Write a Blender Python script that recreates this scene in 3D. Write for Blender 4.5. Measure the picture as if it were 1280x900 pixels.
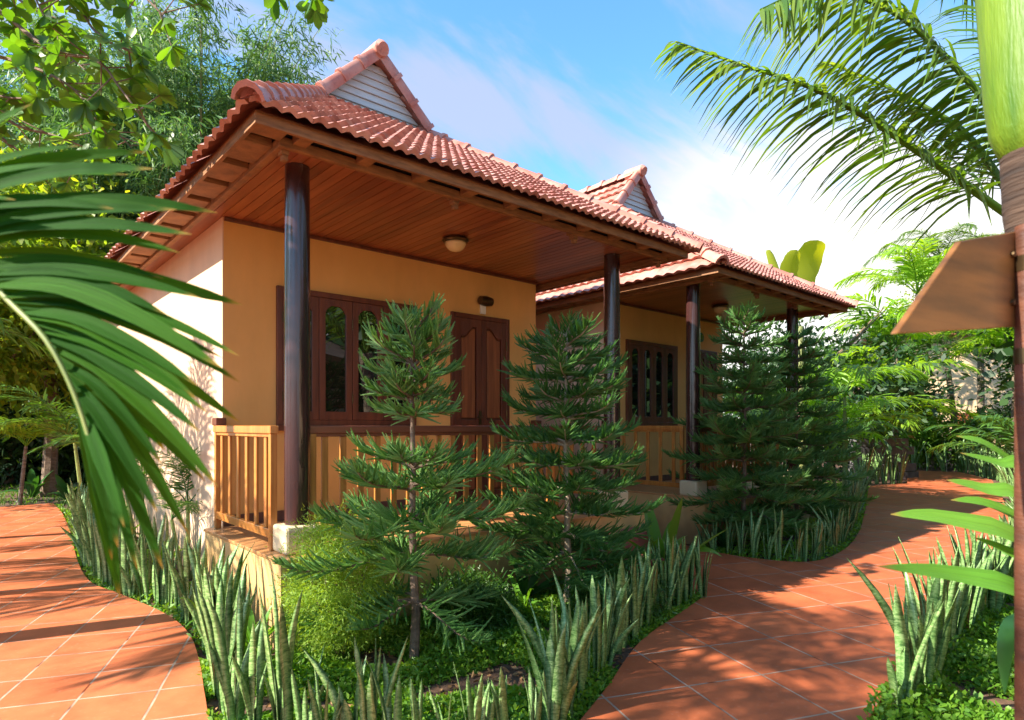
import bpy, bmesh, math, random
import numpy as np
from mathutils import Vector, Matrix, geometry
R = math.radians
sc = bpy.context.scene
for o in list(bpy.data.objects): bpy.data.objects.remove(o)

# ------------------------------------------------------------------ camera, world, sun, exposure
YAW = R(41.4); F = 780.0; HZ = 532.0; EYE = 1.5
FX, FY = math.sin(YAW), math.cos(YAW)
cam = bpy.data.objects.new('camera', bpy.data.cameras.new('camera'))
sc.collection.objects.link(cam); sc.camera = cam
cam.location = (0, 0, EYE); cam.rotation_euler = (R(90), 0, -YAW)
cam.data.sensor_width = 36; cam.data.lens = 36*F/1280; cam.data.shift_y = (HZ-450)/1280
cam.data.clip_start = .05; cam.data.clip_end = 1500
cam.data.dof.use_dof = True; cam.data.dof.focus_distance = 6.0; cam.data.dof.aperture_fstop = 3.2
SUN_TO = Vector((-.965, .25, 0)).normalized(); SUN_EL = R(38)
sv = Vector((SUN_TO.x*math.cos(SUN_EL), SUN_TO.y*math.cos(SUN_EL), math.sin(SUN_EL)))
sun = bpy.data.objects.new('sun', bpy.data.lights.new('sun', 'SUN')); sc.collection.objects.link(sun)
sun.data.energy = 5.0; sun.data.angle = R(.5); sun.data.color = (1, .92, .78)
sun.rotation_euler = sv.to_track_quat('Z', 'Y').to_euler()
sc.view_settings.view_transform = 'Standard'; sc.view_settings.look = 'None'
sc.view_settings.gamma = 1; sc.view_settings.exposure = 1.6
w = bpy.data.worlds.new('World'); sc.world = w; w.use_nodes = True
wn, wl = w.node_tree.nodes, w.node_tree.links
bg = wn['Background']; bg.inputs['Strength'].default_value = .145
sky = wn.new('ShaderNodeTexSky'); sky.sky_type = 'NISHITA'; sky.sun_disc = False
sky.sun_elevation = SUN_EL; sky.sun_rotation = math.atan2(SUN_TO.x, SUN_TO.y)
sky.air_density = 1.0; sky.dust_density = .6; sky.ozone_density = 2.0
tc = wn.new('ShaderNodeTexCoord')
sepw = wn.new('ShaderNodeSeparateXYZ'); wl.new(tc.outputs['Generated'], sepw.inputs[0])
def wmath(op, a, b=None, c=None, clamp=False):
    m = wn.new('ShaderNodeMath'); m.operation = op; m.use_clamp = clamp
    for i, v in enumerate((a, b, c)):
        if v is None: continue
        if isinstance(v, (int, float)): m.inputs[i].default_value = v
        else: wl.new(v, m.inputs[i])
    return m.outputs[0]
den = wmath('ADD', wmath('MAXIMUM', sepw.outputs[2], 0), .22)
cmb = wn.new('ShaderNodeCombineXYZ')
wl.new(wmath('DIVIDE', sepw.outputs[0], den), cmb.inputs[0]); wl.new(wmath('DIVIDE', sepw.outputs[1], den), cmb.inputs[1])
mp = wn.new('ShaderNodeMapping'); mp.inputs['Rotation'].default_value = (0, 0, R(-25)); mp.inputs['Scale'].default_value = (.55, 1.5, 1)
mp.inputs['Location'].default_value = (3.1, 1.7, 0)
wl.new(cmb.outputs[0], mp.inputs[0])
nz = wn.new('ShaderNodeTexNoise'); nz.inputs['Scale'].default_value = 1.9; nz.inputs['Detail'].default_value = 7
nz.inputs['Roughness'].default_value = .55; nz.inputs['Distortion'].default_value = .5
wl.new(mp.outputs[0], nz.inputs['Vector'])
# brightest haze low in the direction of the view's right
dotn = wn.new('ShaderNodeVectorMath'); dotn.operation = 'DOT_PRODUCT'; wl.new(tc.outputs['Generated'], dotn.inputs[0])
gd = Vector((.93, .36, .12)).normalized(); dotn.inputs[1].default_value = gd
mr = wn.new('ShaderNodeMapRange'); mr.interpolation_type = 'SMOOTHSTEP'; wl.new(dotn.outputs['Value'], mr.inputs[0])
mr.inputs[1].default_value = .90; mr.inputs[2].default_value = 1.01; mr.inputs[3].default_value = 0; mr.inputs[4].default_value = .85
hz = wn.new('ShaderNodeMapRange'); hz.interpolation_type = 'SMOOTHSTEP'; wl.new(sepw.outputs[2], hz.inputs[0])
hz.inputs[1].default_value = .33; hz.inputs[2].default_value = .02; hz.inputs[3].default_value = 0; hz.inputs[4].default_value = .7
cl = wn.new('ShaderNodeMapRange'); cl.interpolation_type = 'SMOOTHSTEP'; wl.new(nz.outputs[0], cl.inputs[0])
cl.inputs[1].default_value = .45; cl.inputs[2].default_value = .62; cl.inputs[3].default_value = .0; cl.inputs[4].default_value = .8
mask = wmath('ADD', wmath('ADD', cl.outputs[0], hz.outputs[0]), mr.outputs[0], clamp=True)
tint = wn.new('ShaderNodeMix'); tint.data_type = 'RGBA'; tint.blend_type = 'MULTIPLY'; tint.inputs[0].default_value = 1
wl.new(sky.outputs[0], tint.inputs['A']); tint.inputs['B'].default_value = (.52, .84, .98, 1)
mixs = wn.new('ShaderNodeMix'); mixs.data_type = 'RGBA'
wl.new(mask, mixs.inputs[0]); wl.new(tint.outputs['Result'], mixs.inputs['A'])
ccol = wn.new('ShaderNodeMix'); ccol.data_type = 'RGBA'; wl.new(wmath('ADD', mr.outputs[0], hz.outputs[0], clamp=True), ccol.inputs[0])
ccol.inputs['A'].default_value = (1.45, 1.6, 2.1, 1); ccol.inputs['B'].default_value = (3.6, 3.5, 3.35, 1)
wl.new(ccol.outputs['Result'], mixs.inputs['B']); wl.new(mixs.outputs['Result'], bg.inputs['Color'])
sc.render.engine = 'CYCLES'
sc.cycles.max_bounces = 6; sc.cycles.transparent_max_bounces = 6

# ------------------------------------------------------------------ helpers
def at(px, d, z=0.0):
    r = (px-640)/F*d
    return Vector((FX*d+FY*r, FY*d-FX*r, z))
def rd(r, d, z=0.0): return Vector((FX*d+FY*r, FY*d-FX*r, z))
def gp(px, py, z=0.0): return at(px, F*(EYE-z)/(py-HZ), z)
def ap(px, py, d): return at(px, d, EYE+(HZ-py)*d/F)
COL = sc.collection
def link(o, parent=None):
    COL.objects.link(o)
    if parent is not None: o.parent = parent
    return o
def tag(o, label=None, cat=None, group=None, kind=None):
    if label: o['label'] = label
    if cat: o['category'] = cat
    if group: o['group'] = group
    if kind: o['kind'] = kind
    return o
def empty(name, loc, label, cat, group=None, rz=0):
    o = bpy.data.objects.new(name, None); o.location = loc; o.rotation_euler = (0, 0, rz); o.empty_display_size = .2
    return tag(link(o), label, cat, group)
def wloc(o):
    v = Vector((0, 0, 0))
    while o is not None: v += Vector(o.location); o = o.parent
    return v
def children(o): return list(o.children)
def copy_tree(o, parent=None):
    c = o.copy(); link(c, parent)
    for ch in children(o): copy_tree(ch, c)
    return c

class MB:
    def __init__(s): s.v = []; s.f = []
    def add(s, vs, fs):
        n = len(s.v); s.v += [tuple(v) for v in vs]; s.f += [tuple(i+n for i in f) for f in fs]; return s
    def box(s, x0, x1, y0, y1, z0, z1):
        return s.add([(x0,y0,z0),(x1,y0,z0),(x1,y1,z0),(x0,y1,z0),(x0,y0,z1),(x1,y0,z1),(x1,y1,z1),(x0,y1,z1)],
            [(0,3,2,1),(4,5,6,7),(0,1,5,4),(1,2,6,5),(2,3,7,6),(3,0,4,7)])
    def prism_xz(s, pts, y0, y1):            # outline in XZ (counter-clockwise seen from -Y)
        n = len(pts)
        return s.add([(x, y0, z) for x, z in pts]+[(x, y1, z) for x, z in pts],
            [tuple(range(n)), tuple(range(2*n-1, n-1, -1))]+[(i, i+n, (i+1) % n+n, (i+1) % n) for i in range(n)])
    def prism_xy(s, pts, z0, z1):
        n = len(pts)
        return s.add([(x, y, z0) for x, y in pts]+[(x, y, z1) for x, y in pts],
            [tuple(range(n-1, -1, -1)), tuple(range(n, 2*n))]+[(i, (i+1) % n, (i+1) % n+n, i+n) for i in range(n)])
    def tube(s, pts, rad, n=8, cap=True):
        pts = [Vector(p) for p in pts]; k = len(pts); vs = []
        if not hasattr(rad, '__len__'): rad = [rad]*k
        a = None
        for i, p in enumerate(pts):
            t = (pts[min(i+1, k-1)]-pts[max(i-1, 0)]).normalized()
            if a is None: a = t.orthogonal().normalized()
            a = (a-t*a.dot(t)).normalized(); b = t.cross(a)
            for j in range(n):
                q = 2*math.pi*j/n; vs.append(p+(a*math.cos(q)+b*math.sin(q))*rad[i])
        fs = [(i*n+j, i*n+(j+1) % n, (i+1)*n+(j+1) % n, (i+1)*n+j) for i in range(k-1) for j in range(n)]
        if cap: fs += [tuple(range(n-1, -1, -1)), tuple(range((k-1)*n, k*n))]
        return s.add(vs, fs)
    def lathe(s, c, prof, n=24):
        vs = []; k = len(prof)
        for r, z in prof:
            for j in range(n): q = 2*math.pi*j/n; vs.append((c[0]+r*math.cos(q), c[1]+r*math.sin(q), c[2]+z))
        fs = [(i*n+j, i*n+(j+1) % n, (i+1)*n+(j+1) % n, (i+1)*n+j) for i in range(k-1) for j in range(n)]
        fs += [tuple(range(n-1, -1, -1)), tuple(range((k-1)*n, k*n))]
        return s.add(vs, fs)
    def build(s, name, mat, parent=None, bevel=0, smooth=False, off=None):
        if off is None: off = wloc(parent) if parent is not None else Vector((0, 0, 0))
        me = bpy.data.meshes.new(name)
        me.from_pydata([(v[0]-off.x, v[1]-off.y, v[2]-off.z) for v in s.v], [], s.f)
        me.materials.append(mat); me.update()
        if smooth:
            me.shade_smooth()
            if smooth != 'all':
                try: me.set_sharp_from_angle(angle=R(40))
                except Exception: pass
        o = link(bpy.data.objects.new(name, me), parent)
        if bevel:
            b = o.modifiers.new('bevel', 'BEVEL'); b.width = bevel; b.segments = 2; b.limit_method = 'ANGLE'
        return o
def np_mesh(name, V, Fc, mat, smooth=False):
    me = bpy.data.meshes.new(name)
    V = np.asarray(V, dtype=np.float32); Fc = np.asarray(Fc, dtype=np.int32)
    k = Fc.shape[1]
    me.vertices.add(len(V)); me.vertices.foreach_set('co', V.ravel())
    me.loops.add(Fc.size); me.loops.foreach_set('vertex_index', Fc.ravel())
    me.polygons.add(len(Fc)); me.polygons.foreach_set('loop_start', np.arange(0, Fc.size, k, dtype=np.int32))
    me.materials.append(mat); me.update(calc_edges=True)
    if smooth: me.shade_smooth()
    return me
def obj(name, me, parent=None, loc=None, rot=None, scale=None):
    o = link(bpy.data.objects.new(name, me), parent)
    if loc is not None: o.location = loc
    if rot is not None: o.rotation_euler = rot
    if scale is not None: o.scale = (scale,)*3 if not hasattr(scale, '__len__') else scale
    return o
def smooth_path(pts, n=6):
    pts = [Vector(p) for p in pts]; out = []
    for i in range(len(pts)-1):
        p0 = pts[max(i-1, 0)]; p1 = pts[i]; p2 = pts[i+1]; p3 = pts[min(i+2, len(pts)-1)]
        for k in range(n):
            t = k/n
            out.append(.5*((2*p1)+(p2-p0)*t+(2*p0-5*p1+4*p2-p3)*t*t+(3*p1-p0-3*p2+p3)*t**3))
    out.append(pts[-1]); return out

# ------------------------------------------------------------------ materials
def mat(name):
    m = bpy.data.materials.new(name); m.use_nodes = True
    return m, m.node_tree.nodes, m.node_tree.links, m.node_tree.nodes['Principled BSDF']
def ramp(N, stops):
    r = N.new('ShaderNodeValToRGB'); e = r.color_ramp.elements
    while len(e) < len(stops): e.new(.5)
    for el, (p, c) in zip(e, stops): el.position = p; el.color = (*c, 1)
    return r
def plain(name, c1, c2, scale=6, rough=.6, bump=.1, bscale=60, stretch=(1, 1, 1), spec=.5, coat=0, detail=4, rot=0):
    m, N, L, P = mat(name)
    t = N.new('ShaderNodeTexCoord'); mpn = N.new('ShaderNodeMapping'); mpn.inputs['Scale'].default_value = stretch
    mpn.inputs['Rotation'].default_value = (0, 0, rot)
    L.new(t.outputs['Object'], mpn.inputs[0])
    n = N.new('ShaderNodeTexNoise'); n.inputs['Scale'].default_value = scale; n.inputs['Detail'].default_value = detail
    L.new(mpn.outputs[0], n.inputs['Vector'])
    r = ramp(N, [(.3, c1), (.7, c2)]); L.new(n.outputs[0], r.inputs[0]); L.new(r.outputs[0], P.inputs['Base Color'])
    P.inputs['Roughness'].default_value = rough; P.inputs['Specular IOR Level'].default_value = spec
    P.inputs['Coat Weight'].default_value = coat; P.inputs['Coat Roughness'].default_value = .12
    if bump:
        n2 = N.new('ShaderNodeTexNoise'); n2.inputs['Scale'].default_value = bscale; L.new(mpn.outputs[0], n2.inputs['Vector'])
        b = N.new('ShaderNodeBump'); b.inputs['Strength'].default_value = bump; b.inputs['Distance'].default_value = .01
        L.new(n2.outputs[0], b.inputs['Height']); L.new(b.outputs[0], P.inputs['Normal'])
    return m
def plaster(name, c1, c2, scale, rough, bump, bscale):
    m = plain(name, c1, c2, scale, rough, bump, bscale); N, L = m.node_tree.nodes, m.node_tree.links; P = N['Principled BSDF']
    src = P.inputs['Base Color'].links[0].from_socket; t = N.new('ShaderNodeTexCoord'); g_ = N.new('ShaderNodeNewGeometry')
    mp2 = N.new('ShaderNodeMapping'); mp2.inputs['Scale'].default_value = (1.6, 1.6, .55); L.new(t.outputs['Object'], mp2.inputs[0])
    n = N.new('ShaderNodeTexNoise'); n.inputs['Scale'].default_value = 1.4; n.inputs['Detail'].default_value = 7; n.inputs['Roughness'].default_value = .65; L.new(mp2.outputs[0], n.inputs['Vector'])
    r1 = N.new('ShaderNodeMapRange'); L.new(n.outputs[0], r1.inputs[0]); r1.inputs[1].default_value = .35; r1.inputs[2].default_value = .75; r1.inputs[3].default_value = 1.04; r1.inputs[4].default_value = .86
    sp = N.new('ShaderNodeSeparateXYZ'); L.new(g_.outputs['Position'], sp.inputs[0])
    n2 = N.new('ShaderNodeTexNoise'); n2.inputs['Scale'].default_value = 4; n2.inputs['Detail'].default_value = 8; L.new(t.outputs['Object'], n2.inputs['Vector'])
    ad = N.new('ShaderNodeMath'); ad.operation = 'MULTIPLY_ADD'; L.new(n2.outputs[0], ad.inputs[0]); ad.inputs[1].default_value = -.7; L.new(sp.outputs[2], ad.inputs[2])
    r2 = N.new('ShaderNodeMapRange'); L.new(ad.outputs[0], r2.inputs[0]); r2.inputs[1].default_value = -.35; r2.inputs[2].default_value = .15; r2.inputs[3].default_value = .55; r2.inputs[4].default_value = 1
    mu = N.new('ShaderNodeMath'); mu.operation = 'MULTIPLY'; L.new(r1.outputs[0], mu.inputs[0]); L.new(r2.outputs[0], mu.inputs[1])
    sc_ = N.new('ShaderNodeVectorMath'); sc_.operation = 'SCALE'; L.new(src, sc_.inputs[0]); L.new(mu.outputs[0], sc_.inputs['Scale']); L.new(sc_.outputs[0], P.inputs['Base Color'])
    return m
def leafmat(name, cols, rough=.45, trans=.35, tcol=None, spec=.4):
    m, N, L, P = mat(name)
    g = N.new('ShaderNodeNewGeometry'); oi = N.new('ShaderNodeObjectInfo')
    mix = N.new('ShaderNodeMath'); mix.operation = 'MULTIPLY_ADD'
    L.new(oi.outputs['Random'], mix.inputs[0]); mix.inputs[1].default_value = .3; 
    m2 = N.new('ShaderNodeMath'); m2.operation = 'MULTIPLY'; L.new(g.outputs['Random Per Island'], m2.inputs[0]); m2.inputs[1].default_value = .7
    L.new(m2.outputs[0], mix.inputs[2])
    st = [(i/(len(cols)-1), c) for i, c in enumerate(cols)]
    r = ramp(N, st); L.new(mix.outputs[0], r.inputs[0]); L.new(r.outputs[0], P.inputs['Base Color'])
    P.inputs['Roughness'].default_value = rough; P.inputs['Specular IOR Level'].default_value = spec
    if trans:
        tr = N.new('ShaderNodeBsdfTranslucent'); ms = N.new('ShaderNodeMixShader'); ms.inputs[0].default_value = trans
        mc = N.new('ShaderNodeMix'); mc.data_type = 'RGBA'; mc.blend_type = 'MULTIPLY'; mc.inputs[0].default_value = 1
        L.new(r.outputs[0], mc.inputs['A']); mc.inputs['B'].default_value = (*(tcol or (2.2, 1.9, .5)), 1)
        L.new(mc.outputs['Result'], tr.inputs['Color'])
        out = N['Material Output']; L.new(P.outputs[0], ms.inputs[1]); L.new(tr.outputs[0], ms.inputs[2]); L.new(ms.outputs[0], out.inputs[0])
    return m
M = {}
M['wall'] = plaster('wall_paint', (.70, .37, .10), (.80, .44, .14), 1.2, .75, .06, 160)
M['wall_side'] = plaster('side_wall_sunlit', (.72, .47, .30), (.80, .54, .36), 1.4, .8, .08, 140)  # wall paint a little pinker, with the sun's brightness mixed into the tone
M['plinth'] = plaster('plinth_paint', (.62, .36, .13), (.72, .46, .19), 3, .8, .1, 90)
M['base'] = plain('cream_base_paint', (.62, .47, .28), (.72, .57, .36), 4, .75, .12, 60)
M['white'] = plain('whitewash', (.74, .71, .64), (.82, .80, .74), 4, .75, .08, 80)
M['dado'] = plain('dark_skirting', (.10, .045, .03), (.16, .07, .045), 9, .7, .08, 70)
M['frame'] = plain('dark_hardwood', (.085, .022, .011), (.165, .046, .02), 3, .42, .05, 40, (6, 6, .7), coat=.08)
M['panelwood'] = plain('red_hardwood', (.18, .055, .02), (.32, .105, .036), 3, .42, .05, 40, (9, 9, .6), coat=.08)
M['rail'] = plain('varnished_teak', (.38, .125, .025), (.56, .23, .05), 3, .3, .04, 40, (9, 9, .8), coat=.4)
M['railshade'] = plain('shaded_handrail', (.18, .048, .025), (.25, .075, .035), 3, .3, .04, 40, (.8, 9, 9), coat=.4)  # darker copy of the rail wood, porch shade put into its colour
M['fascia'] = plain('weathered_fascia', (.17, .075, .03), (.34, .15, .055), 7, .7, .3, 50, (1.2, 1.2, 7))
M['black'] = plain('shade_black', (.012, .009, .008), (.02, .015, .012), 5, .8, 0)  # flat black carrying the shade of the room and the board gaps
M['column'] = plain('lacquered_column', (.030, .012, .012), (.055, .02, .018), 8, .22, .12, 60, (1, 1, .3), coat=.6)
M['gable'] = plain('gable_board_paint', (.52, .53, .52), (.63, .63, .61), 5, .6, .1, 40, (1, 1, 8))
M['metal'] = plain('aged_brass', (.08, .05, .025), (.14, .09, .04), 12, .35, 0); M['metal'].node_tree.nodes['Principled BSDF'].inputs['Metallic'].default_value = .8
M['darktrunk'] = plain('dark_palm_trunk_bark', (.018, .010, .007), (.07, .04, .025), 4, .9, .9, 9, (1, 1, 9))
M['trunk'] = plain('palm_trunk_bark', (.11, .08, .055), (.27, .21, .15), 4, .88, .9, 9, (1, 1, 8))
M['bark'] = plain('conifer_bark', (.11, .07, .045), (.24, .16, .11), 14, .85, .6, 60, (1, 1, 2))
M['lightbark'] = plain('pale_bark', (.30, .22, .15), (.45, .35, .25), 14, .85, .5, 60, (1, 1, 2))
M['soil'] = plain('garden_soil', (.06, .032, .02), (.16, .085, .05), 9, .95, .7, 45, detail=8)
M['step'] = plain('rose_step_tile', (.27, .07, .062), (.36, .11, .085), 4, .4, .05, 50)
M['terr'] = plain('terrace_tile', (.52, .24, .09), (.62, .30, .12), 4, .3, .04, 50)
M['rust'] = plain('rusty_brown_post', (.045, .016, .009), (.15, .05, .022), 5, .6, .3, 40, (1, 1, 3))
M['board'] = plain('varnished_board', (.075, .027, .008), (.27, .11, .026), 2.2, .42, .08, 60, (1.2, 1.2, 9), detail=6, rot=0)
M['stone'] = plain('grey_stone', (.07, .066, .068), (.15, .14, .145), 6, .85, .5, 30)
M['cream'] = plain('cream_render', (.66, .45, .26), (.74, .52, .31), 2, .8, .1, 60)
M['darkroof'] = plain('grey_brown_roof', (.06, .04, .035), (.12, .085, .07), 4, .7, .4, 20)
M['green_sign'] = plain('green_enamel', (.03, .16, .05), (.05, .22, .07), 5, .4, 0)
M['opal'] = plain('opal_glass', (.68, .50, .25), (.74, .56, .30), 3, .25, 0)

def tile_mat(name, cols, dust=(.62, .40, .33)):
    m, N, L, P = mat(name)
    g = N.new('ShaderNodeNewGeometry'); t = N.new('ShaderNodeTexCoord')
    r = ramp(N, [(i/(len(cols)-1), c) for i, c in enumerate(cols)]); L.new(g.outputs['Random Per Island'], r.inputs[0])
    n = N.new('ShaderNodeTexNoise'); n.inputs['Scale'].default_value = 5; n.inputs['Detail'].default_value = 6; L.new(t.outputs['Object'], n.inputs['Vector'])
    nr = N.new('ShaderNodeMapRange'); L.new(n.outputs[0], nr.inputs[0]); nr.inputs[1].default_value = .38; nr.inputs[2].default_value = .72; nr.inputs[4].default_value = .5
    mx = N.new('ShaderNodeMix'); mx.data_type = 'RGBA'; L.new(nr.outputs[0], mx.inputs[0]); L.new(r.outputs[0], mx.inputs['A']); mx.inputs['B'].default_value = (*dust, 1)
    n3 = N.new('ShaderNodeTexNoise'); n3.inputs['Scale'].default_value = 22; n3.inputs['Detail'].default_value = 5; L.new(t.outputs['Object'], n3.inputs['Vector'])
    nr3 = N.new('ShaderNodeMapRange'); L.new(n3.outputs[0], nr3.inputs[0]); nr3.inputs[1].default_value = .58; nr3.inputs[2].default_value = .8; nr3.inputs[4].default_value = .55
    mx3 = N.new('ShaderNodeMix'); mx3.data_type = 'RGBA'; L.new(nr3.outputs[0], mx3.inputs[0]); L.new(mx.outputs['Result'], mx3.inputs['A']); mx3.inputs['B'].default_value = (.12, .055, .045, 1)
    L.new(mx3.outputs['Result'], P.inputs['Base Color']); P.inputs['Roughness'].default_value = .5
    n2 = N.new('ShaderNodeTexNoise'); n2.inputs['Scale'].default_value = 90; L.new(t.outputs['Object'], n2.inputs['Vector'])
    b = N.new('ShaderNodeBump'); b.inputs['Strength'].default_value = .25; b.inputs['Distance'].default_value = .005
    L.new(n2.outputs[0], b.inputs['Height']); L.new(b.outputs[0], P.inputs['Normal'])
    return m
M['tiles'] = tile_mat('clay_roof_tile', [(.27, .075, .055), (.45, .16, .115), (.36, .115, .08), (.55, .25, .19), (.40, .13, .09)])
M['caps'] = tile_mat('clay_ridge_tile', [(.42, .125, .085), (.50, .18, .125)])

def boards_mat():
    m, N, L, P = mat('ceiling_board_varnish')
    t = N.new('ShaderNodeTexCoord'); s = N.new('ShaderNodeMapping'); L.new(t.outputs['Object'], s.inputs[0]); s.inputs['Scale'].default_value = (14, 1.1, 14)
    g = N.new('ShaderNodeNewGeometry')
    add = N.new('ShaderNodeVectorMath'); add.operation = 'ADD'; cx = N.new('ShaderNodeCombineXYZ')
    mu = N.new('ShaderNodeMath'); mu.operation = 'MULTIPLY'; mu.inputs[1].default_value = 40; L.new(g.outputs['Random Per Island'], mu.inputs[0])
    L.new(mu.outputs[0], cx.inputs[1]); L.new(s.outputs[0], add.inputs[0]); L.new(cx.outputs[0], add.inputs[1])
    n = N.new('ShaderNodeTexNoise'); n.inputs['Scale'].default_value = 1.6; n.inputs['Detail'].default_value = 6; L.new(add.outputs[0], n.inputs['Vector'])
    r = ramp(N, [(.25, (.17, .042, .018)), (.5, (.27, .075, .03)), (.78, (.38, .125, .05))])
    ma = N.new('ShaderNodeMath'); ma.operation = 'MULTIPLY_ADD'; ma.inputs[1].default_value = .35; L.new(g.outputs['Random Per Island'], ma.inputs[0])
    sb = N.new('ShaderNodeMath'); sb.operation = 'SUBTRACT'; L.new(n.outputs[0], sb.inputs[0]); sb.inputs[1].default_value = .17; L.new(sb.outputs[0], ma.inputs[2])
    L.new(ma.outputs[0], r.inputs[0]); L.new(r.outputs[0], P.inputs['Base Color'])
    P.inputs['Roughness'].default_value = .32; P.inputs['Coat Weight'].default_value = .25; P.inputs['Coat Roughness'].default_value = .2
    return m
M['ceil'] = boards_mat()

def glass_mat():
    m, N, L, P = mat('dark_window_glass')
    P.inputs['Base Color'].default_value = (.012, .010, .008, 1); P.inputs['Roughness'].default_value = .015
    P.inputs['IOR'].default_value = 1.95; P.inputs['Specular IOR Level'].default_value = .8
    return m
M['glass'] = glass_mat()

def paving(name, base1, base2, grout, size, rot, rough=.38):
    m, N, L, P = mat(name)
    t = N.new('ShaderNodeTexCoord'); mpn = N.new('ShaderNodeMapping'); mpn.inputs['Rotation'].default_value = (0, 0, rot); L.new(t.outputs['Object'], mpn.inputs[0])
    br = N.new('ShaderNodeTexBrick'); br.offset = 0; br.inputs['Scale'].default_value = 1
    br.inputs['Brick Width'].default_value = size; br.inputs['Row Height'].default_value = size
    br.inputs['Mortar Size'].default_value = .0075; br.inputs['Mortar Smooth'].default_value = .35; br.inputs['Bias'].default_value = 0
    br.inputs['Color1'].default_value = (*base1, 1); br.inputs['Color2'].default_value = (*base2, 1); br.inputs['Mortar'].default_value = (*grout, 1)
    nw = N.new('ShaderNodeTexNoise'); nw.inputs['Scale'].default_value = 1.2; L.new(mpn.outputs[0], nw.inputs['Vector'])
    dv = N.new('ShaderNodeVectorMath'); dv.operation = 'MULTIPLY_ADD'; L.new(nw.outputs['Color'], dv.inputs[0]); dv.inputs[1].default_value = (.02, .02, 0); L.new(mpn.outputs[0], dv.inputs[2])
    L.new(dv.outputs[0], br.inputs['Vector'])
    ng = N.new('ShaderNodeTexNoise'); ng.inputs['Scale'].default_value = 5; ng.inputs['Detail'].default_value = 6; L.new(t.outputs['Object'], ng.inputs['Vector'])
    rg = ramp(N, [(.34, tuple(c*.42 for c in base1)), (.42, tuple(c*.7 for c in grout)), (.58, tuple(c*1.15 for c in grout))]); L.new(ng.outputs[0], rg.inputs[0]); L.new(rg.outputs[0], br.inputs['Mortar'])
    n = N.new('ShaderNodeTexNoise'); n.inputs['Scale'].default_value = 3.2; n.inputs['Detail'].default_value = 8; n.inputs['Roughness'].default_value = .65
    L.new(t.outputs['Object'], n.inputs['Vector'])
    nr = N.new('ShaderNodeMapRange'); L.new(n.outputs[0], nr.inputs[0]); nr.inputs[1].default_value = .3; nr.inputs[2].default_value = .75; nr.inputs[3].default_value = .72; nr.inputs[4].default_value = 1.22
    mx = N.new('ShaderNodeVectorMath'); mx.operation = 'SCALE'; L.new(br.outputs['Color'], mx.inputs[0]); L.new(nr.outputs[0], mx.inputs['Scale'])
    n4 = N.new('ShaderNodeTexNoise'); n4.inputs['Scale'].default_value = 38; n4.inputs['Detail'].default_value = 4; L.new(t.outputs['Object'], n4.inputs['Vector'])
    nr4 = N.new('ShaderNodeMapRange'); L.new(n4.outputs[0], nr4.inputs[0]); nr4.inputs[1].default_value = .60; nr4.inputs[2].default_value = .8; nr4.inputs[4].default_value = .22
    mx4 = N.new('ShaderNodeMix'); mx4.data_type = 'RGBA'; L.new(nr4.outputs[0], mx4.inputs[0]); L.new(mx.outputs[0], mx4.inputs['A']); mx4.inputs['B'].default_value = (.55, .36, .27, 1)
    L.new(mx4.outputs['Result'], P.inputs['Base Color'])
    rr = N.new('ShaderNodeMapRange'); L.new(n.outputs[0], rr.inputs[0]); rr.inputs[3].default_value = rough; rr.inputs[4].default_value = rough+.25; P.inputs['Specular IOR Level'].default_value = .1
    L.new(rr.outputs[0], P.inputs['Roughness'])
    inv = N.new('ShaderNodeMath'); inv.operation = 'SUBTRACT'; inv.inputs[0].default_value = 1; L.new(br.outputs['Fac'], inv.inputs[1])
    ad = N.new('ShaderNodeMath'); ad.operation = 'MULTIPLY_ADD'; L.new(n4.outputs[0], ad.inputs[0]); ad.inputs[1].default_value = .12; L.new(inv.outputs[0], ad.inputs[2])
    b = N.new('ShaderNodeBump'); b.inputs['Strength'].default_value = .6; b.inputs['Distance'].default_value = .004
    L.new(ad.outputs[0], b.inputs['Height']); L.new(b.outputs[0], P.inputs['Normal'])
    return m
M['path'] = paving('terracotta_paving', (.43, .115, .047), (.51, .15, .064), (.40, .28, .21), .4, R(23.4))
M['path_wide'] = paving('terracotta_paving_wide', (.40, .098, .038), (.48, .13, .052), (.36, .25, .19), .52, R(23.4))

GREENS = [(.035, .085, .015), (.06, .13, .022), (.09, .18, .03)]
M['palm'] = leafmat('palm_leaf', [(.035, .10, .018), (.06, .15, .025), (.10, .21, .035)], .38, .35)
M['palm_bright'] = leafmat('bright_palm_leaf', [(.13, .28, .02), (.20, .37, .03), (.28, .42, .045)], .45, .5)
M['palm_yellow'] = leafmat('yellow_green_palm_leaf', [(.15, .29, .025), (.22, .37, .03), (.30, .42, .045)], .42, .45)
M['coco'] = leafmat('coconut_leaf', [(.055, .13, .015), (.10, .19, .025), (.20, .26, .04)], .42, .5)
M['fore'] = leafmat('foreground_palm_leaf', [(.010, .062, .003), (.020, .095, .005), (.04, .14, .008)], .65, .5, (2.6, 1.9, .3), .12)
M['rachis'] = plain('palm_rachis', (.16, .22, .05), (.26, .30, .08), 8, .5, 0)
M['crown_shaft'] = plain('green_crown_shaft', (.045, .12, .005), (.16, .25, .014), 3, .5, .35, 30, (5, 5, .5))
M['bamboo'] = leafmat('bamboo_leaf', [(.05, .12, .03), (.09, .19, .05), (.17, .25, .07)], .5, .35, (1.8, 1.8, .8))
M['culm'] = plain('bamboo_culm', (.14, .18, .05), (.26, .26, .10), 6, .5, 0)
M['almond'] = leafmat('almond_leaf', [(.03, .10, .012), (.06, .16, .018), (.11, .22, .025)], .4, .45, (2.6, 2.2, .4))
M['lime'] = leafmat('lime_leaf', [(.10, .20, .02), (.18, .28, .025), (.32, .33, .035)], .45, .5)
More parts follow.
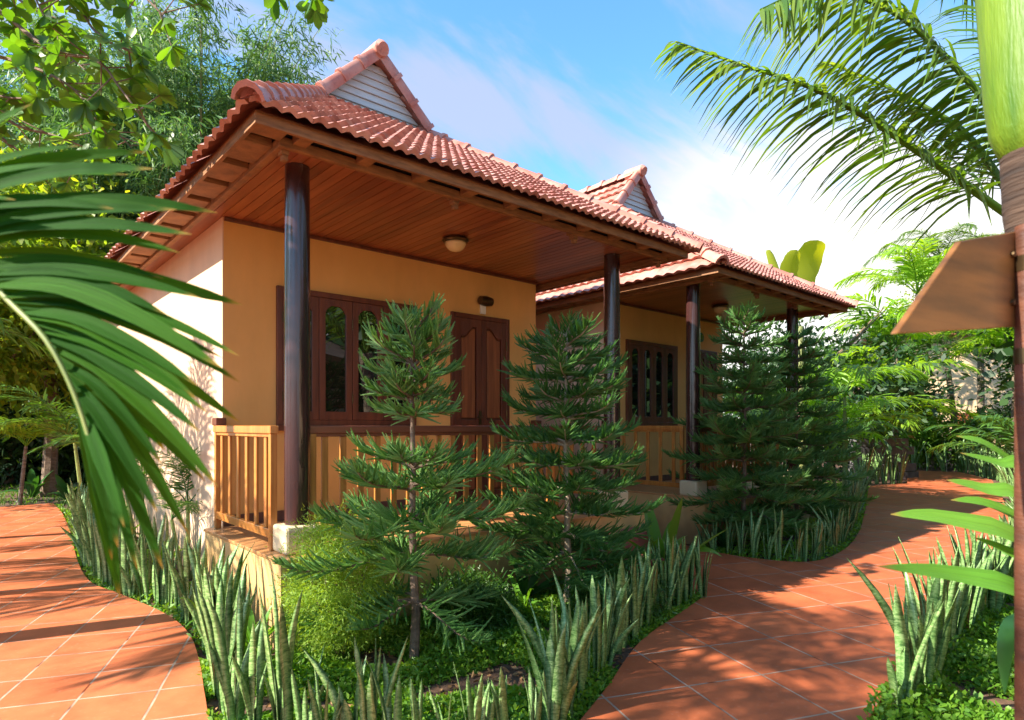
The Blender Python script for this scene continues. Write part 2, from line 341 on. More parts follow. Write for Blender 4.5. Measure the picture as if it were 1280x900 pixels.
M['deep'] = leafmat('deep_green_leaf', [(.012, .035, .012), (.025, .065, .018), (.05, .10, .025)], .5, .25)
M['pine'] = leafmat('conifer_needle', [(.04, .13, .03), (.10, .23, .055), (.26, .42, .14)], .4, .3, (1.6, 1.6, .8))
M['bushl'] = leafmat('feathery_bush_leaf', [(.16, .29, .03), (.24, .37, .05), (.34, .44, .07)], .5, .4)
M['cover'] = leafmat('ground_cover_leaf', [(.06, .17, .015), (.12, .26, .02), (.22, .36, .04)], .5, .35)
M['grass'] = leafmat('grass_blade', [(.05, .13, .015), (.08, .19, .02), (.14, .25, .04)], .5, .3)
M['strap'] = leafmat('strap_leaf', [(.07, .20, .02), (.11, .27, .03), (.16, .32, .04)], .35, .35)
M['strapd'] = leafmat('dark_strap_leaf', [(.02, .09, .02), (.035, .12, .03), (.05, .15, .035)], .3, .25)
M['banana'] = leafmat('banana_leaf', [(.22, .28, .02), (.30, .34, .03), (.34, .34, .03)], .4, .55, (2.4, 2.0, .3))
M['litter'] = leafmat('dry_leaf', [(.22, .10, .04), (.34, .18, .08), (.45, .28, .14)], .7, .1)

def snake_mat():
    m, N, L, P = mat('snake_plant_leaf')
    t = N.new('ShaderNodeTexCoord'); mpn = N.new('ShaderNodeMapping'); mpn.inputs['Scale'].default_value = (1, 1, 3.2); L.new(t.outputs['Object'], mpn.inputs[0])
    n = N.new('ShaderNodeTexNoise'); n.inputs['Scale'].default_value = 22; n.inputs['Detail'].default_value = 3; n.inputs['Distortion'].default_value = 1.2
    L.new(mpn.outputs[0], n.inputs['Vector'])
    g = N.new('ShaderNodeNewGeometry'); oi = N.new('ShaderNodeObjectInfo')
    r = ramp(N, [(.36, (.06, .13, .04)), (.48, (.14, .25, .08)), (.62, (.27, .37, .17))]); L.new(n.outputs[0], r.inputs[0])
    r2 = ramp(N, [(0, (.7, .85, .65)), (.5, (1, 1.02, .9)), (1, (1.25, 1.3, .9))]); L.new(g.outputs['Random Per Island'], r2.inputs[0])
    mx = N.new('ShaderNodeMix'); mx.data_type = 'RGBA'; mx.blend_type = 'MULTIPLY'; mx.inputs[0].default_value = 1
    L.new(r.outputs[0], mx.inputs['A']); L.new(r2.outputs[0], mx.inputs['B']); L.new(mx.outputs['Result'], P.inputs['Base Color'])
    P.inputs['Roughness'].default_value = .38
    return m
M['snake'] = snake_mat()

# ------------------------------------------------------------------ ground and paths
rng = random.Random(7); nrg = np.random.default_rng(7)
g = MB(); g.add([(-600, -600, -.06), (600, -600, -.06), (600, 600, -.06), (-600, 600, -.06)], [(0, 1, 2, 3)])
tag(g.build('ground', M['soil']), kind='structure')
left_edge = [gp(*p) for p in [(66,629),(77,640),(88,665),(96,698),(112,726),(150,742),(205,766),(235,790),(249,825),(256,868),(268,905),(330,937),(450,957),(600,952),(690,925),(725,900)]]
right_edge1 = [gp(*p) for p in [(725,900),(760,857),(800,802),(850,766),(880,745)]]
tipb = [Vector(p) for p in [(4.93,3.08,0),(4.72,3.35,0),(4.58,3.62,0)]]
lane = [Vector(p) for p in [(4.58,3.64,0),(5.62,3.64,0),(5.82,4.2,0),(5.82,14,0),(6.9,14,0),(6.9,4.6,0)]]
bed2_edge = [Vector((6.72,4.2,0))]+[gp(*p) for p in [(938,697),(1010,702),(1050,690),(1072,668),(1081,640),(1086,607)]]
far_edge = [gp(*p) for p in [(1134,604),(1135,588),(1200,590),(1240,600)]]
right_edge2 = [gp(*p) for p in [(1240,600),(1262,640),(1270,690),(1248,730),(1182,782),(1142,822),(1092,888),(1075,940),(1085,1040),(1140,1250)]]
le = smooth_path(left_edge, 5); cut = 12*5+3
poly_left = le[:cut+1]+[rd(-1.0, -2.5), rd(-3.5, -2.5), rd(-4.2, 1.5), rd(-7.5, 5.0), rd(-12, 7.5), rd(-14.0, 9.2), rd(-10.5, 10.4)]
poly_right = le[cut:-1]+smooth_path(right_edge1, 5)+tipb+lane+smooth_path(bed2_edge, 5)+far_edge[:-1]+smooth_path(right_edge2, 5)+[rd(1.2, 0), rd(1.0, -2.5), rd(-1.0, -2.5)]
def slab(name, pts, z0, z1, m, kind='structure'):
    pts2 = [Vector((p.x, p.y)) for p in pts]
    tr = geometry.tessellate_polygon([[Vector((p.x, p.y, 0)) for p in pts2]])
    n = len(pts2); mb = MB()
    mb.add([(p.x, p.y, z1) for p in pts2]+[(p.x, p.y, z0) for p in pts2], [tuple(t) for t in tr]+[(i, i+n, (i+1) % n+n, (i+1) % n) for i in range(n)])
    o = mb.build(name, m)
    bm = bmesh.new(); bm.from_mesh(o.data); bmesh.ops.recalc_face_normals(bm, faces=bm.faces); bm.to_mesh(o.data); bm.free()
    if kind: tag(o, kind=kind)
    return o
slab('path', poly_left, -.07, 0, M['path'])
slab('path', poly_right, -.07, 0, M['path_wide'])
# lawn beyond the left path
lawn_poly = [gp(66,628), gp(78,638), rd(-7.0, 13.2), rd(-12, 22), rd(-30, 20), rd(-22, 9.6), rd(-14.3, 9.5), rd(-10.6, 10.7)]
slab('lawn', lawn_poly, -.07, -.02, M['soil'])

# ------------------------------------------------------------------ plants: generic builders
def ribbons(B, D, W, Lg, Wd, droop, seg=3, prof=None, fold=None):
    """many narrow leaves at once: base B, direction D, width axis W, length, width, downward bend -> verts, quads"""
    B = np.asarray(B, float); D = np.asarray(D, float); W = np.asarray(W, float)
    n = len(B); Lg = np.asarray(Lg, float).reshape(-1, 1); Wd = np.asarray(Wd, float).reshape(-1, 1); droop = np.asarray(droop, float).reshape(-1, 1)
    D = D/np.maximum(np.linalg.norm(D, axis=1, keepdims=True), 1e-9)
    W = W-(W*D).sum(1, keepdims=True)*D; W = W/np.maximum(np.linalg.norm(W, axis=1, keepdims=True), 1e-9)
    prof = prof or [.35, 1, .75, .04]
    V = np.zeros((n, (seg+1)*2, 3))
    for k in range(seg+1):
        t = k/seg
        c = B+D*Lg*t; c = c+np.array([0, 0, -1])*Lg*droop*t*t
        hw = Wd*.5*np.interp(t, np.linspace(0, 1, len(prof)), prof)
        V[:, 2*k] = c-W*hw; V[:, 2*k+1] = c+W*hw
    idx = np.arange(n).reshape(-1, 1, 1)*(seg+1)*2
    q = np.array([[2*k, 2*k+1, 2*k+3, 2*k+2] for k in range(seg)]).reshape(1, seg, 4)
    return V.reshape(-1, 3), (idx+q).reshape(-1, 4)
class Acc:
    def __init__(s): s.V = []; s.F = []; s.n = 0
    def add(s, V, Fc): s.V.append(V); s.F.append(Fc+s.n); s.n += len(V)
    def mesh(s, name, m, smooth=False): return np_mesh(name, np.concatenate(s.V), np.concatenate(s.F), m, smooth)

def frond_on(pts, n, ll, lw, seed=0, droop=.35, a0=70, a1=25, start=.12, sides=(1, -1), jit=.12, updir=Vector((0, 0, 1)), vee=.15, seg=3, prof=None):
    """leaflets along a rachis polyline; returns verts, quads"""
    r = random.Random(seed); pts = [Vector(p) for p in pts]
    cum = [0]
    for i in range(1, len(pts)): cum.append(cum[-1]+(pts[i]-pts[i-1]).length)
    tot = cum[-1]; B = []; D = []; W = []; Lg = []; Wd = []; Dr = []
    for k in range(n):
        t = start+(1-start)*(k+.5)/n
        for sd in sides:
            tt = min(.999, max(0, t+r.uniform(-.3, .3)/n)); s = tt*tot; i = 0
            while i < len(pts)-2 and cum[i+1] < s: i += 1
            p = pts[i].lerp(pts[i+1], (s-cum[i])/max(1e-6, cum[i+1]-cum[i]))
            T = (pts[min(i+2, len(pts)-1)]-pts[max(i-1, 0)]).normalized()
            S = T.cross(updir)
            if S.length < .05: S = T.orthogonal()
            S.normalize(); U = S.cross(T)
            a = R(a0+(a1-a0)*tt+r.gauss(0, 5))
            d = T*math.cos(a)+S*sd*math.sin(a)+U*(vee+r.gauss(0, jit))
            B.append(p[:]); D.append(d[:]); W.append((T*math.sin(a)-S*sd*math.cos(a)+U*r.gauss(0, .25))[:])
            L_ = ll*(math.sin(math.pi*min(1, .18+.78*tt))**.6)*r.uniform(.86, 1.08)
            Lg.append(L_); Wd.append(lw*r.uniform(.8, 1.1)); Dr.append(droop*r.uniform(.6, 1.4))
    return ribbons(B, D, W, Lg, Wd, Dr, seg, prof)
def tubeV(pts, rad, n=5):
    m = MB().tube(pts, rad, n, cap=False); return np.array(m.v), np.array(m.f)
def arch(L, e0, e1, n=12, side=0):
    p = Vector((0, 0, 0)); out = [p.copy()]
    for i in range(n):
        t = (i+.5)/n; e = R(e0+(e1-e0)*t**1.1); y = R(side*t)
        p = p+Vector((math.cos(e)*math.cos(y), math.cos(e)*math.sin(y), math.sin(e)))*(L/n); out.append(p.copy())
    return out
def frond_mesh(name, L, e0, e1, n, ll, lw, m, seed, droop=.35, start=.15, r0=.012, **k):
    pts = arch(L, e0, e1, side=random.Random(seed).uniform(-12, 12)); a = Acc()
    a.add(*tubeV(pts, [r0*(1-.8*i/len(pts)) for i in range(len(pts))], 5))
    a.add(*frond_on(pts, n, ll, lw, seed, droop, start=start, **k))
    return a.mesh(name, m)
def leaf_scatter(n, center, radius, size, width, seed, clumps=0, droop=.2, down=.0, up=.3, shell=.35, crad=.25, seg=2, prof=None, flat=1.0):
    r = np.random.default_rng(seed); radius = np.array(radius, float); c = np.array(center, float)
    def inball(k, lo):
        v = r.normal(size=(k, 3)); v /= np.linalg.norm(v, axis=1, keepdims=True)
        return v*(lo+(1-lo)*r.random((k, 1)))**(1/2.)
    if clumps:
        cc = inball(clumps, shell)*radius
        ch = r.integers(0, clumps, n); off = r.normal(size=(n, 3))*crad*radius.mean()*np.array([1, 1, flat])
        P = cc[ch]+off*(.5+r.random((clumps, 1))[ch])
    else: P = inball(n, shell)*radius
    D = r.normal(size=(n, 3)); D += P/radius*.8; D[:, 2] += up-down
    W = r.normal(size=(n, 3)); W[:, 2] *= .5
    return ribbons(P+c, D, W, size*r.uniform(.6, 1.25, n), width*r.uniform(.7, 1.2, n), droop*np.ones(n), seg, prof or [.3, 1, .05])

# ------------------------------------------------------------------ roof and house
def slope(acc_v, acc_f, O, E, U, Nn, length, u0, u1, clips, pitch=.10, row=.17, sub=6, seed=0):
    """wavy overlapping tiles on one roof plane. O eave corner, E along the eave, U up the slope, Nn normal"""
    bm = bmesh.new(); r = random.Random(seed)
    nx = int(math.ceil(length/pitch)); rows = int(math.ceil((u1-u0)/row))
    for j in range(rows):
        ua = u0+j*row-.02; ub = min(u0+(j+1)*row+.015, u1+.02)
        for i in range(0, nx, 2):        # one tile = two humps
            jj = r.uniform(-.009, .009); off = r.uniform(0, .009); loc = []
            for k in range(2*sub+1):
                x = (i*pitch)+k*pitch/sub
                h = .021*(.5-.5*math.cos(2*math.pi*x/pitch))**.8
                top = bm.verts.new(O+E*x+U*(ub)+Nn*(.000+h*.45))
                low = bm.verts.new(O+E*x+U*(ua+jj)+Nn*(.036+off+h*1.3))
                lip = bm.verts.new(O+E*x+U*(ua+jj+.004)+Nn*(.006+off*.5+h*1.1))
                loc.append((top, low, lip))
            for a, b in zip(loc, loc[1:]):
                bm.faces.new((a[1], b[1], b[0], a[0])); bm.faces.new((a[2], b[2], b[1], a[1]))
    for co, no in clips:
        bmesh.ops.bisect_plane(bm, geom=bm.verts[:]+bm.edges[:]+bm.faces[:], plane_co=co, plane_no=no, clear_outer=True)
    bm.verts.index_update(); n = len(acc_v)
    acc_v += [v.co[:] for v in bm.verts]; acc_f += [tuple(v.index+n for v in f.verts) for f in bm.faces]
    bm.free()
def caps(mb, P0, P1, up, width=.2, height=.085, piece=.36):
    P0 = Vector(P0); P1 = Vector(P1); T = (P1-P0).normalized(); S = T.cross(up).normalized(); U = S.cross(T).normalized()
    L = (P1-P0).length; n = max(1, round(L/piece)); q = L/n
    prof = [(-1, -.45), (-.86, .15), (-.5, .72), (0, .95), (.5, .72), (.86, .15), (1, -.45)]
    for i in range(n):
        a = i*q-.03; b = (i+1)*q+.02; vs = []
        for s, sw, lift in ((a, 1.08, .018), (a+.045, 1.08, .018), (a+.05, 1.0, .008), (b, .92, 0)):
            for x, z in prof: vs.append(P0+T*s+S*x*width*.5*sw+U*(z*height*sw+lift))
        m = len(prof); fs = [(k*m+j, k*m+j+1, (k+1)*m+j+1, (k+1)*m+j) for k in range(3) for j in range(m-1)]
        if i == 0:
            vs += [P0+T*a+S*x*width*.5*sw0*.8+U*(z*height*.8) for sw0 in (1.08,) for x, z in prof]; vs += [P0+T*(a+.12)+S*x*width*.5*.8+U*(z*height*.8) for x, z in prof]
            fs += [(j, 4*m+j, 4*m+j+1, j+1) for j in range(m-1)]+[(4*m+j, 5*m+j, 5*m+j+1, 4*m+j+1) for j in range(m-1)]
        else: fs.append(tuple(range(m-1, -1, -1)))
        mb.add(vs, fs)
def archframe(mb, x0, x1, z0, z1, st, bot, top_fn, y0, y1, n=12):
    mb.box(x0, x0+st, y0, y1, z0, z1); mb.box(x1-st, x1, y0, y1, z0, z1)
    mb.box(x0+st, x1-st, y0, y1, z0, z0+bot)
    xi = [x0+st+(x1-x0-2*st)*i/n for i in range(n+1)]
    for a, b in zip(xi, xi[1:]):
        fa = top_fn((a-x0-st)/(x1-x0-2*st)); fb = top_fn((b-x0-st)/(x1-x0-2*st))
        mb.prism_xz([(a, fa), (b, fb), (b, z1), (a, z1)], y0, y1)
def win_arch(z):
    return lambda t: z-.075+.075*min(1, max(0, (.5-abs(t-.5))/.30))**.55
def door_arch(z, right):
    def f(t):
        t = t if right else 1-t
        s = min(1, max(0, (t-.18)/.62)); return z-.12*(s*s*(3-2*s))
    return f

def build_house(name, label, xl, xr, yw, tl, tr, yf, colx, doorx, winx, fl, steps, seed, yb=13.2, rail_l=True, number=False):
    """xl,xr wall corners; yw front wall; tl,tr,yf tile edges; fl terrace floor height"""
    H = empty(name, (xl, yw, 0), label, 'house', 'tiled garden bungalows in a row')
    ZE, ZA, ZS = 3.43, 5.87, 3.40
    xm = (tl+tr)/2; yg = yf+2.84; k = (ZA-ZE)/(xm-tl); zg = ZE+1.77
    dx = (zg-ZE)/k
    # walls (front has real openings)
    T = .2; mb = MB(); dz = fl+2.265; wz0, wz1 = 1.50, dz
    dxa, dxb = doorx; wxa, wxb = winx
    for a, b, z0, z1 in ((xl, wxa, 0, ZS), (wxa, wxb, 0, wz0), (wxa, wxb, wz1, ZS), (wxb, dxa, 0, ZS), (dxa, dxb, dz, ZS), (dxb, xr, 0, ZS)):
        mb.box(a, b, yw, yw+T, z0, z1)
    mb.box(xl, xl+T, yw+T, yb-.6, 0, ZS); mb.box(xr-T, xr, yw+T, yb-.6, 0, ZS); mb.box(xl+T, xr-T, yb-.8, yb-.6, 0, ZS)
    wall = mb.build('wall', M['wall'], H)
    MB().box(xl+T+.002, xr-T-.002, yw+T+.25, yw+T+.28, fl, ZS-.01).build('room_dark_sheet', M['black'], H)  # black sheet stands in for the unlit room
    # thin left gable skin: slightly pinker wall, sunlit paleness put into its colour
    MB().box(xl-.012, xl-.001, yw+.001, yb-.62, 0, ZS).build('side_wall_skin', M['wall_side'], H)
    # terrace
    tx0, tx1, ty0 = xl-.16, xr+.05, yf+.38
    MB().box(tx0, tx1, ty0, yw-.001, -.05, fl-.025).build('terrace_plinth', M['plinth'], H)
    MB().box(tx0-.012, tx1+.012, ty0-.015, yw-.001, fl-.0245, fl).build('terrace_floor', M['terr'], H, .004)
    MB().box(xl+.0, dxa-.01, yw-.008, yw-.001, fl+.001, fl+.1).build('skirting', M['dado'], H)
    if steps:
        for i, (z, y) in enumerate(((.40, 0), (.20, .3))):
            MB().box(steps[0], steps[1], ty0-.32-y, ty0-.017-y if i == 0 else ty0-.32, -.05, z).build('step', M['step'], H, .008)
    # ceiling
    e0x, e1x, ey = tl+.26, tr-.2, yf+.22
    cb = MB(); x = e0x+.03; pw = .088
    while x < e1x-.03:
        cb.box(x, min(x+pw-.006, e1x-.03), ey+.03, yw-.001, ZS-.0, ZS+.014); x += pw
    ce = cb.build('porch_ceiling', M['ceil'], H)
    MB().box(e0x, e1x, ey, yw-.002, ZS+.02, ZS+.03).build('ceiling_backing', M['black'], ce)
    # side soffit strips along both flanks
    for a, b in ((e0x+.03, xl-.014), (xr+.002, e1x-.03)):
        MB().box(a, b, yw+.0, yb-.3, ZS, ZS+.014).build('side_soffit', M['ceil'], ce)
    mo = MB(); mo.box(xl, xr, yw-.03, yw-.001, ZS-.035, ZS-.002); mo.build('ceiling_moulding', M['frame'], ce, .004)
    # roof
    V, Fc = [], []
    a33 = math.atan2(zg-ZE, yg-yf); Us = math.hypot(zg-ZE, yg-yf)
    nf = Vector((0, -math.sin(a33), math.cos(a33)))
    hipL = Vector((dx, yg-yf, 0)); nL = Vector((-(yg-yf), dx, 0)).normalized()   # outward-left of the hip line
    nR = Vector(((yg-yf), dx, 0)).normalized()
    slope(V, Fc, Vector((tl-.02, yf, ZE)), Vector((1, 0, 0)), Vector((0, math.cos(a33), math.sin(a33))), nf, tr-tl+.04, 0, Us+.06,
          [(Vector((tl, yf, 0)), nL), (Vector((tr, yf, 0)), nR)], seed=seed)
    aS = math.atan2(ZA-ZE, xm-tl); UL = math.hypot(ZA-ZE, xm-tl); ug = (zg-ZE)/math.sin(aS)
    for s, x0, nn in ((1, tl, -nL), (-1, tr, -nR)):
        U = Vector((s*math.cos(aS), 0, math.sin(aS))); Nn = Vector((-s*math.sin(aS), 0, math.cos(aS)))
        vis = s == 1 or True
        slope(V, Fc, Vector((x0, yf-.02, ZE)), Vector((0, 1, 0)), U, Nn, yb-yf, 0, ug, [(Vector((x0, yf, 0)), nn)], pitch=.16 if s == 1 else .16, row=.22, seed=seed+3)
        slope(V, Fc, Vector((x0, yg-.1, ZE)), Vector((0, 1, 0)), U, Nn, yb-yg, ug, UL, [], pitch=.16, row=.22, seed=seed+5)
    rm = MB(); rm.v = V; rm.f = Fc
    roof = rm.build('roof', M['tiles'], H, smooth=True)
    # roof deck under the tiles (dark underside), gable back
    dk = MB(); e = .012
    A = [(tl+.03, yf+.03, ZE-e), (tr-.03, yf+.03, ZE-e), (xm+(xm-tl)-dx-.0, yg, zg-e), (tl+dx, yg, zg-e)]
    A[2] = (tr-dx, yg, zg-e)
    dk.add(A, [(0, 1, 2, 3)])
    dk.add([(tl+.03, yf+.03, ZE-e), (tl+dx, yg, zg-e), (xm, yg, ZA-e), (xm, yb, ZA-e), (tl+.03, yb, ZE-e)], [(0, 1, 2, 3, 4)])
    dk.add([(tr-.03, yf+.03, ZE-e), (tr-.03, yb, ZE-e), (xm, yb, ZA-e), (xm, yg, ZA-e), (tr-dx, yg, zg-e)], [(0, 1, 2, 3, 4)])
    dk.add([(tl+.03, yb-.02, ZE-e), (tr-.03, yb-.02, ZE-e), (xm, yb-.02, ZA-e)], [(0, 1, 2)])
    dk.build('roof_deck', M['panelwood'], roof)
    cp = MB(); up = Vector((0, 0, 1)); zc = .03
    caps(cp, (tl-.02, yf-.03, ZE+zc), (tl+dx, yg, zg+zc), up, .18, .07); cp.build('hip_tile', M['caps'], roof, smooth=True)
    cp = MB(); caps(cp, (tr+.02, yf-.03, ZE+zc), (tr-dx, yg, zg+zc), up, .18, .07); cp.build('hip_tile', M['caps'], roof, smooth=True)
    cp = MB(); caps(cp, (xm, yg-.02, ZA+.04), (xm, yb, ZA+.04), up); cp.build('ridge_tile', M['caps'], roof, smooth=True)
    cp = MB()
    oy = -.10
    caps(cp, (tl+dx-.03, yg+oy, zg+.03), (xm, yg+oy, ZA+.055), Vector((-.35, -.55, .8)), .17, .08, .36)
    caps(cp, (tr-dx+.03, yg+oy, zg+.03), (xm, yg+oy, ZA+.055), Vector((.35, -.55, .8)), .17, .08, .36)
    cp.tube([(xm, yg+oy-.13, ZA+.045), (xm, yg+oy-.1, ZA+.06), (xm, yg+oy+.25, ZA+.06)], [.065, .095, .10], 10)
    cp.build('rake_tile', M['caps'], roof, smooth=True)
    gb = MB(); nb = 7; hh = (ZA-.04-zg)/nb
    for i in range(nb):
        z0 = zg-.03+i*hh; z1 = z0+hh*.97
        w0 = (ZA-z0)/k; w1 = max(.02, (ZA-z1)/k)
        gb.add([(xm-w0, yg-.045, z0), (xm+w0, yg-.045, z0), (xm+w1, yg-.02, z1), (xm-w1, yg-.02, z1),
                (xm-w0, yg-.022, z0), (xm+w0, yg-.022, z0), (xm+w1, yg-.008, z1), (xm-w1, yg-.008, z1)],
               [(0, 1, 2, 3), (0, 4, 5, 1), (2, 6, 7, 3), (4, 7, 6, 5)])
    gb.build('gable_board', M['gable'], roof)
    MB().prism_xz([(xm-(ZA-zg)/k, zg-.03), (xm+(ZA-zg)/k, zg-.03), (xm, ZA-.03)], yg-.004, yg+.01).build('gable_backing', M['black'], roof)
    # fascia boards, rafter ends, corbels
    fb = MB(); ox0, ox1, oy0 = tl+.045, tr-.045, yf+.05
    fb.box(ox0, ox1, oy0, oy0+.028, 3.355, 3.435)
    fb.box(ox0, ox0+.028, oy0+.0285, yb, 3.355, 3.435); fb.box(ox1-.028, ox1, oy0+.0285, yb, 3.355, 3.435)
    fb.build('fascia', M['fascia'], roof, .003)
    fb = MB(); fb.box(e0x, e1x, ey, ey+.045, 3.335, 3.398)
    fb.box(e0x, e0x+.045, ey+.0455, yb-.3, 3.335, 3.398); fb.box(e1x-.045, e1x, ey+.0455, yb-.3, 3.335, 3.398)
    fb.build('eave_beam', M['fascia'], roof, .004)
    ends = []; x = ox0+.3
    while x < ox1-.2: ends.append((x, x+.09, oy0+.03, ey-.001)); x += .46
    y = oy0+.3
    while y < yb-.3: ends.append((ox0+.03, e0x-.001, y, y+.35)); ends.append((e1x+.001, ox1-.03, y, y+.35)); y += .46
    ends += [(ox0+.03, e0x, oy0+.03, ey), (e1x, ox1-.03, oy0+.03, ey)]
    for e_ in ends: MB().box(*e_, 3.362, 3.42).build('rafter_end', M['fascia'], roof, .003)
    for cx in (e0x+.06, e0x+(e1x-e0x)*.34, e0x+(e1x-e0x)*.67, e1x-.06):
        q = MB()
        q.prism_xy([(cx-.035, ey+.05), (cx+.035, ey+.05), (cx+.035, ey+.15), (cx-.035, ey+.15)], 3.355, 3.399)
        q.box(cx-.028, cx+.028, ey+.052, ey+.12, 3.31, 3.354); q.box(cx-.02, cx+.02, ey+.054, ey+.10, 3.27, 3.309)
        q.build('corbel', M['fascia'], roof, .006)
    # columns
    cy = yf+.635
    for cx in colx:
        q = MB(); q.lathe((cx, cy, 0), [(.090, fl+.2), (.092, fl+.25), (.092, 2.2), (.088, 3.30), (.088, ZS-.002)], 36)
        c = q.build('column', M['column'], H, smooth=True)
        MB().box(cx-.14, cx+.125, cy-.14, cy+.125, fl+.0005, fl+.199).build('column_base', M['base'], c, .022)
    # railings
    def railing(x0, y0, x1, y1, n, sunny):
        L = math.hypot(x1-x0, y1-y0); a = math.atan2(y1-y0, x1-x0)
        rl = bpy.data.objects.new('railing', None); link(rl, H); rl.location = Vector((x0, y0, 0))-wloc(H)*1.0; rl.rotation_euler = (0, 0, a)
        z = Vector((0, 0, 0))
        MB().box(-.01, L+.01, -.032, .032, 1.44, 1.5).build('top_rail', sunny, rl, .006, off=z)
        MB().box(.05, L-.05, -.02, .02, 1.415, 1.4395).build('sub_rail', sunny, rl, .003, off=z)
        MB().box(.05, L-.05, -.02, .02, fl+.09, fl+.155).build('bottom_rail', M['rail'], rl, .004, off=z)
        MB().box(0, .05, -.025, .025, fl+.001, 1.4395).build('post', M['rail'], rl, .004, off=z); MB().box(L-.05, L, -.025, .025, fl+.001, 1.4395).build('post', M['rail'], rl, .004, off=z)
        for i in range(n):
            x = .05+(L-.1)*(i+.5)/n
            MB().box(x-.026, x+.026, -.010, .010, fl+.156, 1.4145).build('slat', M['rail'], rl, .003, off=z)
    yr = cy+.03
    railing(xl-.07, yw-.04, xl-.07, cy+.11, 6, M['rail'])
    railing(colx[0]+.1, yr, (steps[0] if steps else colx[1]-.95), yr, 17, M['railshade'])
    railing(xr-.07, yw-.04, xr-.07, cy+.12, 7, M['railshade'])
    for cx in (xl-.06, xr-.06):
        MB().box(cx-.045, cx+.045, yw-.13, yw-.009, 1.5005, 1.57).build('rail_end_block', M['frame'], H, .008)
    # window
    fr = .055; y0 = yw-.035
    wf = MB(); wf.box(wxa, wxa+fr, y0, yw+.08, wz0, wz1); wf.box(wxb-fr, wxb, y0, yw+.08, wz0, wz1)
    wf.box(wxa+fr, wxb-fr, y0, yw+.08, wz0, wz0+fr); wf.box(wxa+fr, wxb-fr, y0, yw+.08, wz1-fr, wz1)
    wo = wf.build('window', M['frame'], H, .004)
    q = MB(); q.box(wxa-.03, wxb+.03, yw-.06, yw-.036, wz0-.05, wz0-.001); q.build('window_sill', M['frame'], wo, .005)
    n = 4; lw = (wxb-wxa-2*fr)/n
    for i in range(n):
        a = wxa+fr+i*lw; q = MB(); zt = wz1-fr-.004-.07
        archframe(q, a+.003, a+lw-.003, wz0+fr+.003, wz1-fr-.004, .066, .085, win_arch(zt), y0-.002, y0+.038)
        q.build('casement', M['frame'] if i % 2 else M['frame'], wo, .003)
        MB().box(a+.06, a+lw-.06, y0+.016, y0+.021, wz0+fr+.07, wz1-fr-.05).build('pane', M['glass'], wo)
        if i % 2 == 0:
            for zz in (wz0+.28, wz1-.3):
                MB().tube([(a-.002, y0-.008, zz-.05), (a-.002, y0-.008, zz+.05)], .007, 8).build('hinge', M['metal'], wo)
    # door: one frame, two leaves
    q = MB(); q.box(dxa, dxa+.055, y0, yw+.08, fl+.001, dz); q.box(dxb-.055, dxb, y0, yw+.08, fl+.001, dz); q.box(dxa+.055, dxb-.055, y0, yw+.08, dz-.055, dz)
    do = q.build('door', M['frame'], H, .004)
    n = 2; lw = (dxb-dxa-.11)/2
    for i in range(2):
        a = dxa+.055+i*lw; b = a+lw; zt = dz-.055-.003
        q = MB(); fn = door_arch(zt-.09, i == 1)
        archframe(q, a+.002, b-.002, fl+.9, zt, .075 if True else 0, .09, fn, y0+.004, y0+.032)
        q.box(a+.002, b-.002, y0+.004, y0+.032, fl+.01, fl+.12); q.box(a+.002, a+.077, y0+.004, y0+.032, fl+.12, fl+.9); q.box(b-.077, b-.002, y0+.004, y0+.032, fl+.12, fl+.9)
        q.box(a+.004, b-.004, y0+.034, y0+.05, fl+.01, zt-.002)
        lf = q.build('door_leaf', M['frame'], do, .003)
        xs = [a+.095+(b-a-.19)*j/10 for j in range(11)]
        top = [(x, fn((x-a-.077)/(b-a-.154))-.025) for x in xs]
        MB().prism_xz([(xs[0], fl+1.015), (xs[-1], fl+1.015)]+top[::-1], y0+.014, y0+.033).build('door_panel', M['panelwood'], lf, .006)
        MB().box(xs[0], xs[-1], y0+.014, y0+.033, fl+.15, fl+.87).build('door_panel', M['panelwood'], lf, .006)
    for zz in (dz-.35, dz-1.2):
        MB().tube([(dxb-.056, y0-.006, zz-.06), (dxb-.056, y0-.006, zz+.06)], .008, 8).build('hinge', M['metal'], do)
    hx = dxa+.055+lw-.03
    hb = MB(); hb.box(hx-.02, hx+.02, y0-.004, y0+.003, fl+.93, fl+1.1); hb.tube([(hx, y0-.002, fl+1.02), (hx, y0-.045, fl+1.02), (hx-.09, y0-.045, fl+1.02)], .008, 8)
    hb.build('door_handle', M['metal'], do, smooth=True)
    return H

build_house('house', 'nearer orange-walled bungalow with red tiled hip roof and dark round porch columns', 1.79, 5.71, 6.0, 1.30, 6.09, 3.85,
    (1.85, 5.44), (4.32, 5.22), (2.264, 3.83), .58, (4.6, 5.5), 1)
build_house('house', 'farther bungalow behind the pair of dark conifers, its roof half hidden by the nearer roof', 7.27, 10.62, 6.12, 6.83, 10.9, 3.97,
    (7.25, 10.15), (9.66, 10.38), (7.75, 9.12), .58, None, 21)

